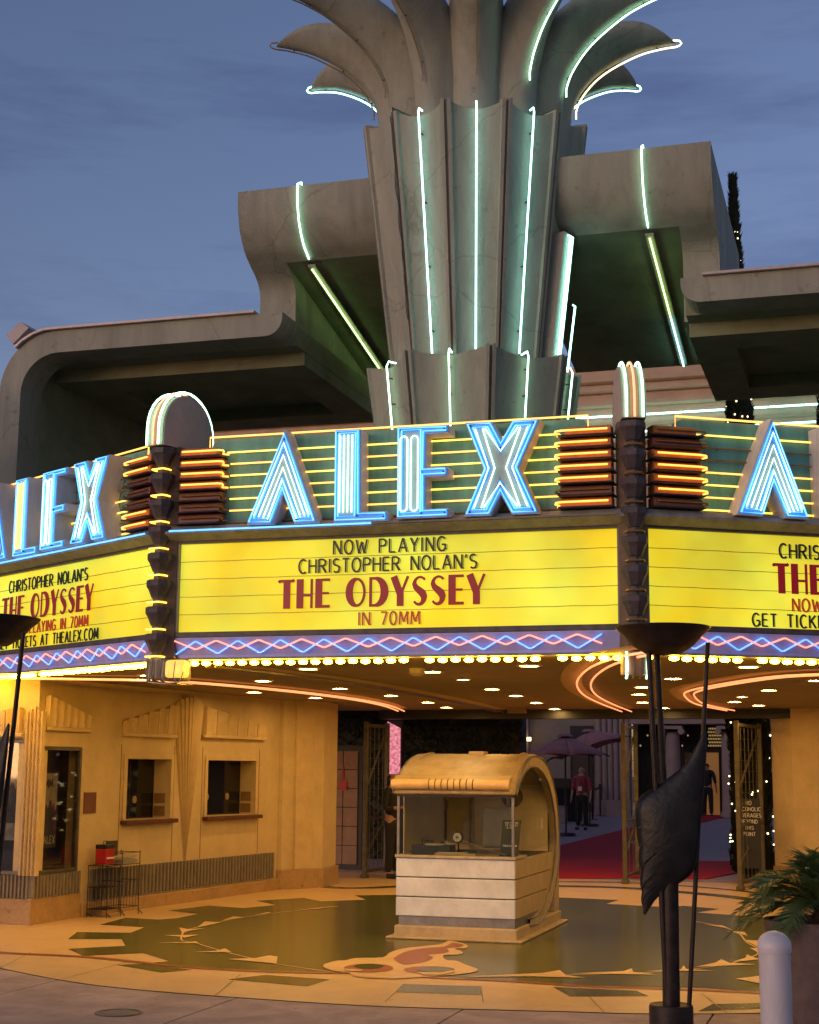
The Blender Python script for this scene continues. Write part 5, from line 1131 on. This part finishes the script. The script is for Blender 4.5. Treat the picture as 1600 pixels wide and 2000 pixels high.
def leaves(mb, fn, n, size, seed):
    r_ = random.Random(seed)
    for _ in range(n):
        p = fn(r_); a = Vector((r_.uniform(-1, 1), r_.uniform(-1, 1), r_.uniform(-1, 1))).normalized(); b = a.orthogonal().normalized(); s = size * r_.uniform(.6, 1.3)
        mb.add([p - a * s, p + b * s * .45, p + a * s, p - b * s * .45], [(0, 1, 2, 3)])
    return mb
# ivy-covered wall closing the left of the courtyard
iv = thing('ivy_wall', (-8, 29.5, 0), 'dark ivy-covered wall behind the kiosk', 'ivy wall')
MB().box(-13, onv(1018, 1500, 29.4).x, 29.4, 29.9, 0, 3.9).build('wall', mat('ivy_wall_stone', (.05, .045, .035), .9, .2), iv)
xr = onv(1018, 1500, 29.4).x
tag(leaves(MB(), lambda r_: Vector((r_.uniform(-12, xr + .05), 29.4 - abs(r_.gauss(0, .08)), r_.uniform(0, 3.9))), 9000, .05, 1).build('ivy_leaves', LEAFD[0], iv), kind='stuff')
tag(leaves(MB(), lambda r_: Vector((r_.choice((-7.6, -7.0, -9.2, -8.3)) + r_.gauss(0, .1), 29.32 - abs(r_.gauss(0, .08)), r_.uniform(0, 3.9))), 2500, .05, 2).build('ivy_strands', LEAFD[1], iv), kind='stuff')
# pink led screen
q0, q1 = onv(757, 1409, 27.6), onv(778, 1422, 27.6); zlo = onv(757, 1512, 27.6).z
ls_ = thing('led_screen', ((q0.x + q1.x) / 2, 27.6, 0), 'narrow upright glowing pink screen beyond the left gate', 'screen')
MB().add([(q0.x, 27.6, q0.z), (q1.x, 27.75, q1.z), (q1.x, 27.75, zlo), (q0.x, 27.6, zlo)], [(0, 1, 2, 3)]).build('display', emit('pink_screen', (1, .3, .38), .75, base=(.1, .02, .03), var=.55, scale=22), ls_); MB().box(q0.x - .03, q1.x + .03, 27.78, 27.85, 0, q0.z + .03).build('casing', BLACK, ls_)
# string-lit ivy column by the right gate
rr = random.Random(9); fb = None
def fairy(p, parent, s=.016):
    global fb
    if fb is None:
        mb = MB(); mb.grid([[p + Vector((.016 * math.sin(R(t)) * math.cos(j * 1.047), .016 * math.sin(R(t)) * math.sin(j * 1.047), .016 * math.cos(R(t)))) for j in range(6)] for t in (1, 60, 120, 179)], True); fb = mb.build('fairy_light', FAIRY, parent, org=p)
    else: share(fb, 'fairy_light', p, parent)
# notice board beyond the right gate
FS = Fr((onv(1441, 1600, 25.4).x, 25.4), (1, 0), (0, -1)); sg = thing('drinks_notice', FS.P(.15, 0, 0), 'black sign about alcoholic beverages behind the right gate', 'sign')
zn0, zn1 = onv(1460, 1640, 25.4).z, onv(1460, 1560, 25.4).z; MB().box(0, .36, -.03, -.004, .3, zn1, FS).build('board', BLACK, sg); MB().box(.02, .06, -.06, -.03, .012, .3, FS).build('leg', BLACK, sg); MB().box(.3, .34, -.06, -.03, .012, .3, FS).build('leg', BLACK, sg)
hh = (zn1 - zn0) / 6.6
for k, t_ in enumerate(('NO', 'ALCOHOLIC', 'BEVERAGES', 'BEYOND', 'THIS', 'POINT')):
    W = textwidth(t_, hh * .62, GL, hh * .14); flat_text(FS, sg, t_, .18 - W / 2, zn1 - hh * (k + 1), hh * .62, WHT, .001, hh * .14, name='sign_lettering')

# theatre entrance at the far end of the courtyard
ent = thing('theatre_entrance', (-9, 49, RISE), 'classical theatre entrance with fluted pilaster and columns at the end of the courtyard', 'building')
VE = 49.0
def ev(x, y): return onv(x, y, VE)
STONE = mat('entrance_stone', (.42, .29, .25), .8, .08, 2, .1); STONE_L = mat('entrance_tan', (.4, .29, .2), .8, .08, 2)
X = lambda x: ev(x, 1500).x
MB().box(X(1000), X(1165), VE, VE + .5, RISE, 6.5).build('side_wall', STONE_L, ent); MB().box(X(1000), X(1036), VE - .3, VE, RISE, 6.5).build('pier', STONE, ent)
MB().box(X(1115), X(1160), VE - .05, VE, ev(1115, 1585).z, ev(1115, 1418).z).build('side_door', mat('door_dark', (.04, .03, .025), .5), ent); MB().box(X(1120), X(1155), VE - .06, VE - .05, ev(1120, 1585).z, ev(1120, 1450).z).build('side_door_panel', mat('door_brown', (.1, .055, .03), .5), ent)
MB().box(X(1165), X(1232), VE - .15, VE + .3, RISE, 6.5).build('pilaster', STONE, ent)
for k in range(6): u = X(1172) + (X(1228) - X(1172)) * k / 5; MB().tube([(u, VE - .15, RISE + .5), (u, VE - .15, 6.4)], .09, 8).build('flute', STONE, ent, smooth=50)
MB().box(X(1163), X(1234), VE - .28, VE - .0, RISE, RISE + .5).build('pilaster_base', STONE, ent)
MB().box(X(1232), X(1440), VE + 1.2, VE + 1.6, RISE, 6.5).build('porch_back_wall', mat('porch_dark', (.035, .03, .026), .6), ent)
MB().box(X(1232), X(1520), VE - .2, VE + 1.2, ev(1300, 1414).z, 6.5).build('entablature', STONE, ent); MB().box(X(1232), X(1520), VE - .3, VE - .2, ev(1300, 1401).z, ev(1300, 1394).z).build('cornice', STONE, ent)
MB().box(X(1440), X(1530), VE, VE + .5, RISE, 6.5).build('side_wall', STONE, ent)
for x in (1314, 1424):
    u = X(x); zt = ev(x, 1418).z
    cl = MB().lathe([(.32, RISE), (.32, RISE + .1), (.26, RISE + .2), (.25, RISE + .3), (.22, zt - .25), (.27, zt - .2)], (u, VE + .15, 0), 18).build('column', STONE, ent, smooth=40)
    MB().box(u - .34, u + .34, VE - .15, VE + .45, zt - .1, zt).build('abacus', STONE, cl)
    for sd in (-1, 1): MB().tube([Vector((u + sd * .3, VE - .16, zt - .17)), Vector((u + sd * .3, VE + .46, zt - .17))], .1, 12).build('volute', STONE, cl, smooth=40)
VD = VE + 1.15
LATT = emit('lit_transom', (1, .62, .2), .35, base=(.3, .2, .1)); LATO = mat('transom_dark', (.05, .045, .03), .3)
for xa, xb, lit in ((1248, 1300, 0), (1330, 1372, 0), (1382, 1412, 1)):
    a, b = onv(xa, 1420, VD), onv(xb, 1460, VD); tr_ = MB().box(a.x, b.x, VD - .03, VD, b.z, a.z).build('transom', BLACK, ent)
    nx, nz2 = 9, 6
    for j in range(nz2):
        for i in range(nx - (j % 2)):
            cx = a.x + (b.x - a.x) * (i + .5 + .5 * (j % 2)) / nx; cz = b.z + (a.z - b.z) * (j + .5) / nz2; w2, h2 = (b.x - a.x) / nx * .4, (a.z - b.z) / nz2 * .38
            MB().add([(cx - w2, VD - .035, cz), (cx, VD - .035, cz - h2), (cx + w2, VD - .035, cz), (cx, VD - .035, cz + h2)], [(0, 1, 2, 3)]).build('pane', LATT if lit else (LATT if (i * 7 + j * 3) % 23 == 0 else LATO), tr_)
for xa, xb, m in ((1252, 1275, LATO), (1280, 1300, LATO), (1338, 1366, mat('door_tan', (.3, .16, .06), .5)), (1378, 1407, emit('lit_door', (1, .42, .1), .13, base=(.4, .2, .08)))):
    a, b = onv(xa, 1470, VD), onv(xb, 1592, VD); o = MB().box(a.x, b.x, VD - .06, VD - .01, RISE, a.z).build('door', m, ent); MB().box(b.x - .14, b.x - .1, VD - .1, VD - .06, RISE + 1.0, RISE + 1.3).build('handle', BLACK, o)
for u, z in ((X(1040), ev(1040, 1448).z),):
    wl_ = MB().tube([(u, VE - .5, z), (u, VE - .5, z + .12)], .07, 8).build('wall_lantern', emit('lantern', (1, .7, .3), 5), ent); MB().tube([(u, VE - .5, z + .05), (u, VE - .3, z + .08)], .02).build('bracket', BLACK, wl_)
# left return building keeps the courtyard enclosed
lw = thing('courtyard_wall', (-16, 40, 0), 'dim side wall along the left of the courtyard', 'wall'); MB().box(-16.2, -16, 30, 49, 0, 6).build('wall_face', STONE_L, lw); MB().box(-16.0, -15.95, 30, 49, 5.7, 5.9).build('cornice', STONE, lw)
rw_ = thing('courtyard_pier_wall', (3, 40, 0), 'right side wall of the courtyard, mostly hidden', 'wall'); MB().box(1.0, 1.4, 27.3, 49, 0, 6).build('wall_face', STONE, rw_); MB().box(.95, 1.0, 27.3, 49, 5.7, 5.9).build('cornice', STONE, rw_)
# umbrellas
def umbrella(px_, py_, base_v, rad, label, col, rotz=0, tiltx=0):
    top = onv(px_, py_, base_v); u = thing('patio_umbrella', (top.x, base_v, zc(base_v)), label, 'umbrella', 'courtyard umbrellas'); rows = []; n = 8
    MB().tube([(top.x, base_v, zc(base_v)), (top.x, base_v, top.z + .05)], .025, 8).build('pole', BLACK, u); MB().lathe([(0, .08), (.25, .07), (.27, 0)], (top.x, base_v, zc(base_v) + .004), 16).build('base', BLACK, u)
    for k in range(n):
        a, b = 2 * math.pi * k / n + rotz, 2 * math.pi * (k + 1) / n + rotz; pts = []
        for t in (0.02, .35, .7, 1):
            row = []
            for g in (0, .25, .5, .75, 1):
                A = a + (b - a) * g; sag = .05 * t * math.sin(math.pi * g); r_ = rad * t * (math.cos(math.pi / n) / math.cos((g - .5) * 2 * math.pi / n)); row.append(Vector((top.x + r_ * math.cos(A), base_v + r_ * math.sin(A), top.z - .5 * t ** 1.15 + sag + tiltx * r_ * math.cos(A))))
            pts.append(row)
        MB().grid(pts).build('canopy_panel', col, u, smooth=60, solid=.008)
        MB().tube([pts[0][0] - ZU * .02, pts[-1][0] - ZU * .02], .012, 5).build('rib', BLACK, u)
    MB().lathe([(0, .06), (.12, .05), (.22, -.02)], top, 10).build('vent_cap', col, u, smooth=50)
UC = mat('umbrella_mauve', (.5, .19, .17), .8, .06, 4)
umbrella(1104, 1437, 38.0, 1.12, 'mauve patio umbrella nearer the gates, wide and level', UC, .3); umbrella(1150, 1428, 42.5, 1.2, 'farther patio umbrella half hidden behind the first', UC, .1, .3)
# queue posts
def stanchion(x, y, label):
    p = onc(x, y); s = thing('queue_post', p, label, 'stanchion', 'queue posts in the courtyard'); MB().lathe([(0, .02), (.16, .015), (.17, 0)], p, 18).build('base', BLACK, s); MB().tube([p, p + ZU * .95], .032, 10).build('post', BLACK, s, smooth=60); MB().tube([p + ZU * .93, p + ZU * 1.0], .04, 10).build('cap', BLACK, s); return p
sp_ = [stanchion(1158, 1601, 'queue post nearest the man in the pink shirt'), stanchion(1173, 1594, 'middle queue post behind the man in the pink shirt'), stanchion(1183, 1588, 'queue post farthest from the man in the pink shirt')]
for a, b, lab in ((0, 1, 'queue belt between the two nearer posts'), (1, 2, 'queue belt between the two farther posts')):
    bt = MB().tube([sp_[a] + ZU * .92, (sp_[a] + sp_[b]) / 2 + ZU * .86, sp_[b] + ZU * .92], .03, 6).build('queue_belt', BLACK); tag(bt, lab, 'belt')
# dark equipment and a pale crate by the umbrella pole
eq = thing('sound_desk', onc(1108, 1605), 'dark draped sound desk under the umbrella behind the kiosk', 'table'); p = world_org(eq)
MB().box(p.x - .75, p.x + .35, p.y, p.y + .6, p.z + .0, p.z + .95).build('draped_table', mat('drape_black', (.012, .011, .012), .9), eq, bevel=.03); MB().box(p.x - .6, p.x + .1, p.y + .1, p.y + .4, p.z + .951, p.z + 1.25).build('mixer', BLACK, eq, bevel=.02)
pc_ = thing('pale_crate', onc(1098, 1607), 'pale grey crate on the courtyard floor beside the kiosk', 'crate'); p = world_org(pc_); p2 = p + Vector((0, -.5, 0)); MB().box(p2.x - .2, p2.x + .2, p2.y, p2.y + .3, zc(p2.y), zc(p2.y) + .45).build('crate', mat('crate_grey', (.32, .26, .28), .7), pc_, bevel=.02); MB().box(p2.x - .21, p2.x + .21, p2.y - .01, p2.y + .31, zc(p2.y) + .45, zc(p2.y) + .5).build('lid', mat('crate_lid', (.25, .2, .22), .7), pc_, bevel=.01)

# ------------------------------------------------------------------ people
def skin(name, verts, edges, radii, m, parent, org, root=0, sub=2):
    me = bpy.data.meshes.new(name); me.from_pydata([Vector(v) for v in verts], edges, []); o = bpy.data.objects.new(name, me); link(o, org, parent)
    md = o.modifiers.new('skin', 'SKIN'); md.use_smooth_shade = True
    for i, r_ in enumerate(radii):
        d = me.skin_vertices[0].data[i]; d.radius = r_ if isinstance(r_, tuple) else (r_, r_); d.use_root = (i == root)
    s = o.modifiers.new('sub', 'SUBSURF'); s.levels = sub; s.render_levels = sub
    me.materials.append(m); return o
def person(loc, hgt, face, label, shirt, trousers, skinc, hair, arms='down', longhair=False, beard=None):
    k = hgt / 1.72; t = thing('person', loc, label, 'person'); c, s = math.cos(face), math.sin(face)
    def V(x, y, z): return (k * (x * c - y * s), k * (x * s + y * c), k * z)      # local: faces -y
    if arms == 'down': EL, WR, HN = (.26, .03, 1.12), (.27, -.06, .88), (.27, -.09, .78)
    elif arms == 'bent': EL, WR, HN = (.25, .0, 1.12), (.13, -.24, 1.14), (.06, -.31, 1.18)
    sk = MATS.get(skinc) or mat(skinc, {'skin_fair': (.5, .28, .2), 'skin_tan': (.4, .21, .13)}[skinc], .6, .05, 8)
    vs_ = [(0, 0, .95), (0, .01, 1.12), (0, 0, 1.32), (0, .01, 1.42), (0, .0, 1.5), (0, -.01, 1.6), (0, 0, 1.69)]; es = [(i, i + 1) for i in range(6)]; ra = [(.14, .1), (.13, .095), (.15, .1), (.09, .07), (.05, .055), (.075, .095), (.055, .07)]
    for sd in (-1, 1):
        n = len(vs_); vs_ += [(sd * .18, .01, 1.4), (sd * EL[0], EL[1], EL[2]), (sd * WR[0], WR[1], WR[2]), (sd * HN[0], HN[1], HN[2])]; es += [(3, n), (n, n + 1), (n + 1, n + 2), (n + 2, n + 3)]; ra += [.05, .038, .026, (.028, .02)]
        n = len(vs_); vs_ += [(sd * .09, 0, .88), (sd * .1, -.01, .5), (sd * .11, .02, .09), (sd * .12, -.12, .04)]; es += [(0, n), (n, n + 1), (n + 1, n + 2), (n + 2, n + 3)]; ra += [.085, .058, .038, (.04, .03)]
    body = skin('body', [V(*v) for v in vs_], es, [tuple(k * q for q in r_) if isinstance(r_, tuple) else k * r_ for r_ in ra], sk, t, loc)
    # fingers: five short chains rooted in each palm
    for sd in (-1, 1):
        P0 = Vector(V(sd * HN[0], HN[1], HN[2])); D = (P0 - Vector(V(sd * WR[0], WR[1], WR[2]))).normalized(); S = Vector(V(0, -1, 0)).normalized() if arms == 'down' else Vector((0, 0, 1)); cr = D.cross(S).normalized(); lc_ = Vector(loc)
        for f in range(4): b0 = lc_ + P0 + S * (.012 * (f - 1.5)) * k; ln = (.07, .08, .075, .06)[f] * k; MB().tube([b0, b0 + D * ln * .5, b0 + D * ln * .85 - cr * sd * .02 * k], [.009 * k, .008 * k, .006 * k], 6).build('finger', sk, body, smooth=60)
        MB().tube([lc_ + P0 - D * .05 * k + S * .02 * k, lc_ + P0 - D * .01 * k + S * .045 * k, lc_ + P0 + D * .025 * k + S * .045 * k], [.01 * k, .009 * k, .007 * k], 6).build('thumb', sk, body, smooth=60)
    # clothes follow the same bones, a little fuller
    sv = [(0, 0, .9), (0, .01, 1.12), (0, 0, 1.33), (0, .01, 1.44)]; se = [(0, 1), (1, 2), (2, 3)]; sr = [(.17, .125), (.16, .12), (.175, .12), (.085, .07)]
    for sd in (-1, 1):
        n = len(sv); e_ = Vector(EL).lerp(Vector(WR), .6 if arms == 'bent' else .35); sv += [(sd * .185, .01, 1.4), (sd * EL[0], EL[1], EL[2]), (sd * e_.x, e_.y, e_.z)]; se += [(3, n), (n, n + 1), (n + 1, n + 2)]; sr += [.07, .055, .045]
    skin('shirt', [V(*v) for v in sv], se, [tuple(k * q for q in r_) if isinstance(r_, tuple) else k * r_ for r_ in sr], shirt, body, loc)
    tv = [(0, 0, .98), (0, 0, .9)]; te = [(0, 1)]; tr2 = [(.15, .115), (.16, .12)]
    for sd in (-1, 1): n = len(tv); tv += [(sd * .095, 0, .8), (sd * .105, -.01, .48), (sd * .115, .02, .09)]; te += [(1, n), (n, n + 1), (n + 1, n + 2)]; tr2 += [.098, .078, .066]
    skin('trousers', [V(*v) for v in tv], te, [tuple(k * q for q in r_) if isinstance(r_, tuple) else k * r_ for r_ in tr2], trousers, body, loc)
    for sd in (-1, 1): skin('shoe', [V(sd * .115, .05, .05), V(sd * .12, -.06, .045), V(sd * .125, -.17, .035)], [(0, 1), (1, 2)], [.05 * k, .052 * k, .04 * k], BLACK, body, loc, sub=1)
    hv = [(0, .03, 1.66), (0, .055, 1.58)] + ([(0, .08, 1.45)] if longhair else []); skin('hair', [V(*v) for v in hv], [(i, i + 1) for i in range(len(hv) - 1)], [(.085 * k, .09 * k), (.08 * k, .06 * k)] + ([(.06 * k, .04 * k)] if longhair else []), hair, body, loc, sub=2)
    L0 = Vector(loc)
    for sd in (-1, 1): MB().tube([L0 + Vector(V(sd * .03, -.095, 1.61)), L0 + Vector(V(sd * .03, -.104, 1.61))], .011 * k, 6).build('eye', BLACK, body)
    MB().tube([L0 + Vector(V(0, -.1, 1.6)), L0 + Vector(V(0, -.125, 1.57)), L0 + Vector(V(0, -.1, 1.56))], .012 * k, 6).build('nose', sk, body, smooth=60); MB().tube([L0 + Vector(V(-.025, -.098, 1.535)), L0 + Vector(V(.025, -.098, 1.535))], .006 * k, 5).build('mouth', mat('lips', (.25, .08, .07), .5), body)
    for sd in (-1, 1): MB().tube([L0 + Vector(V(sd * .082, .0, 1.62)), L0 + Vector(V(sd * .09, .01, 1.6)), L0 + Vector(V(sd * .082, .005, 1.565))], .012 * k, 6).build('ear', sk, body, smooth=60)
    return t, V
toward = lambda p: math.atan2(-p.x, -p.y) * -1
pp = onc(1137, 1621); ph = onplane(1137, 1496, pp, (0, 1, 0)).z - pp.z
tman, Vm = person(pp, ph, R(-8), 'standing man in pink-red shirt and dark trousers on the courtyard floor', mat('shirt_pink', (.34, .055, .075), .8, .1, 9), mat('trousers_black', (.015, .014, .016), .8), 'skin_fair', mat('hair_white', (.55, .52, .5), .8))
mb = MB().tube([pp + Vector(Vm(-.06, -.09, 1.42)), pp + Vector(Vm(-.02, -.135, 1.25)), pp + Vector(Vm(0, -.14, 1.15))], .008, 5); mb.tube([pp + Vector(Vm(.06, -.09, 1.42)), pp + Vector(Vm(.02, -.135, 1.25)), pp + Vector(Vm(0, -.14, 1.15))], .008, 5); ly = thing('lanyard', pp + Vector(Vm(0, -.14, 1.0)), 'lanyard with white pass hanging on the pink-shirted man', 'lanyard'); mb.build('strap', BLACK, ly); q = pp + Vector(Vm(0, -.145, 1.05)); MB().box(q.x - .05, q.x + .05, q.y - .01, q.y, q.z, q.z + .11).build('pass', WHT, ly)
p2 = onz(767, 1716); ph2 = onplane(767, 1507, p2, (0, 1, 0)).z
person(p2, ph2, R(75), 'person in black with forearms raised, half hidden behind the kiosk', mat('clothes_black', (.014, .013, .013), .8), MATS['trousers_black'], 'skin_tan', mat('hair_black', (.012, .01, .009), .6), arms='bent', longhair=True)
p3 = Vector((onv(1381, 1500, VE + .6).x, VE + .6, RISE)); person(p3, 1.72, R(170), 'dark silhouetted person at the lit theatre doorway', MATS['clothes_black'], MATS['trousers_black'], 'skin_tan', MATS['hair_black'])

# ================================================================== TREES
CYP = [mat('cypress_dark', (.016, .022, .01), .7, .3, 8), mat('cypress_mid', (.03, .036, .015), .7, .3, 8)]
def cypress(base, H, Rm, label, seed, group='lit cypress trees behind the canopy'):
    base = Vector((base[0], base[1], 0)); t = thing('cypress_tree', base, label, 'tree', group)
    def rad(z): f = z / H; return Rm * (1 - max(0, (f - .3) / .7) ** 1.3) + .02
    MB().tube([base, base + ZU * H * .9], [.16, .02], 8).build('trunk', mat('bark', (.06, .04, .03), .9, .3, 20), t)
    for j in range(2):
        def fn(r_):
            z = .1 + (H - .1) * r_.random(); a = r_.uniform(0, 2 * math.pi); q = rad(z) * (.5 + .5 * r_.random() ** .5) * (1 + .3 * noise.noise(Vector((math.cos(a) * 1.5, math.sin(a) * 1.5, z * 1.3 + seed * 9)))); return base + Vector((math.cos(a) * q, math.sin(a) * q, z))
        mb = MB(); r_ = random.Random(seed * 5 + j)
        for _ in range(16000):
            p = fn(r_); d = Vector((r_.uniform(-.6, .6), r_.uniform(-.6, .6), 1)).normalized(); s_ = d.orthogonal().normalized() * .022; l = r_.uniform(.08, .2); mb.add([p - s_, p + s_, p + d * l], [(0, 1, 2)])
        tag(mb.build('foliage', CYP[j], t), kind='stuff')
    for _ in range(130):
        z = rr.uniform(.5, H * .93); a = rr.uniform(math.pi, 2 * math.pi); q = rad(z) * 1.06; fairy(base + Vector((math.cos(a) * q, math.sin(a) * q, z)), t)
b1 = onz(1466, 1728); b1 = ray(1468, 1600); b1 = CAM + b1 * (27.3 / b1.y)
H1 = onv(1421, 352, 27.3).z
cypress((b1.x, 27.3), H1, .33, 'tall slim cypress with fairy lights rising behind the right canopy', 1)
b2 = ray(1612, 800); b2 = CAM + b2 * (27.6 / b2.y)
cypress((b2.x, 27.6), 9.5, .36, 'shorter cypress with fairy lights at the right edge under the canopy', 2)
# palm at the left edge: only frond tips come into the frame
pb_ = Vector((-10.9, 14.6, 0)); pt2 = thing('fan_palm', pb_, 'dark palm at the left picture edge, only frond tips visible', 'tree')
MB().tube([pb_, pb_ + Vector((.05, 0, 2.5)), pb_ + Vector((0, .05, 6.0))], [.2, .16, .13], 10).build('trunk', MATS['palm_trunk'], pt2, smooth=60)
rr = random.Random(21); PG = mat('palm_shadow_green', (.03, .04, .015), .6, .2)
for k in range(26):
    az = 2 * math.pi * k / 26 + rr.uniform(-.1, .1); el = R(rr.uniform(-35, 60)); ln = rr.uniform(.75, .95); hor = Vector((math.cos(az), math.sin(az), 0)); st = pb_ + Vector((0, .05, 6.0)); mb = MB(); P = [st + hor * ln * .6 * math.cos(el) * t / 6 + ZU * (ln * .6 * math.sin(el) * t / 6 - .05 * (t / 6) ** 2) for t in range(7)]
    mb.tube(P, .012, 5); e = P[-1]; T = (P[-1] - P[-2]).normalized(); S = T.cross(ZU).normalized()
    for j in range(17): a = R(-75 + 150 * j / 16); d = T * math.cos(a) + S * math.sin(a); wv = d.cross(ZU).normalized() * .012; l = .5 * (.75 + .25 * math.cos(a)); mb.add([e - wv * .4, e + wv * .4, e + d * l * .6 + wv, e + d * l - ZU * .12, e + d * l * .6 - wv], [(0, 1, 2, 3, 4)])
    mb.build('frond', PG, pt2)
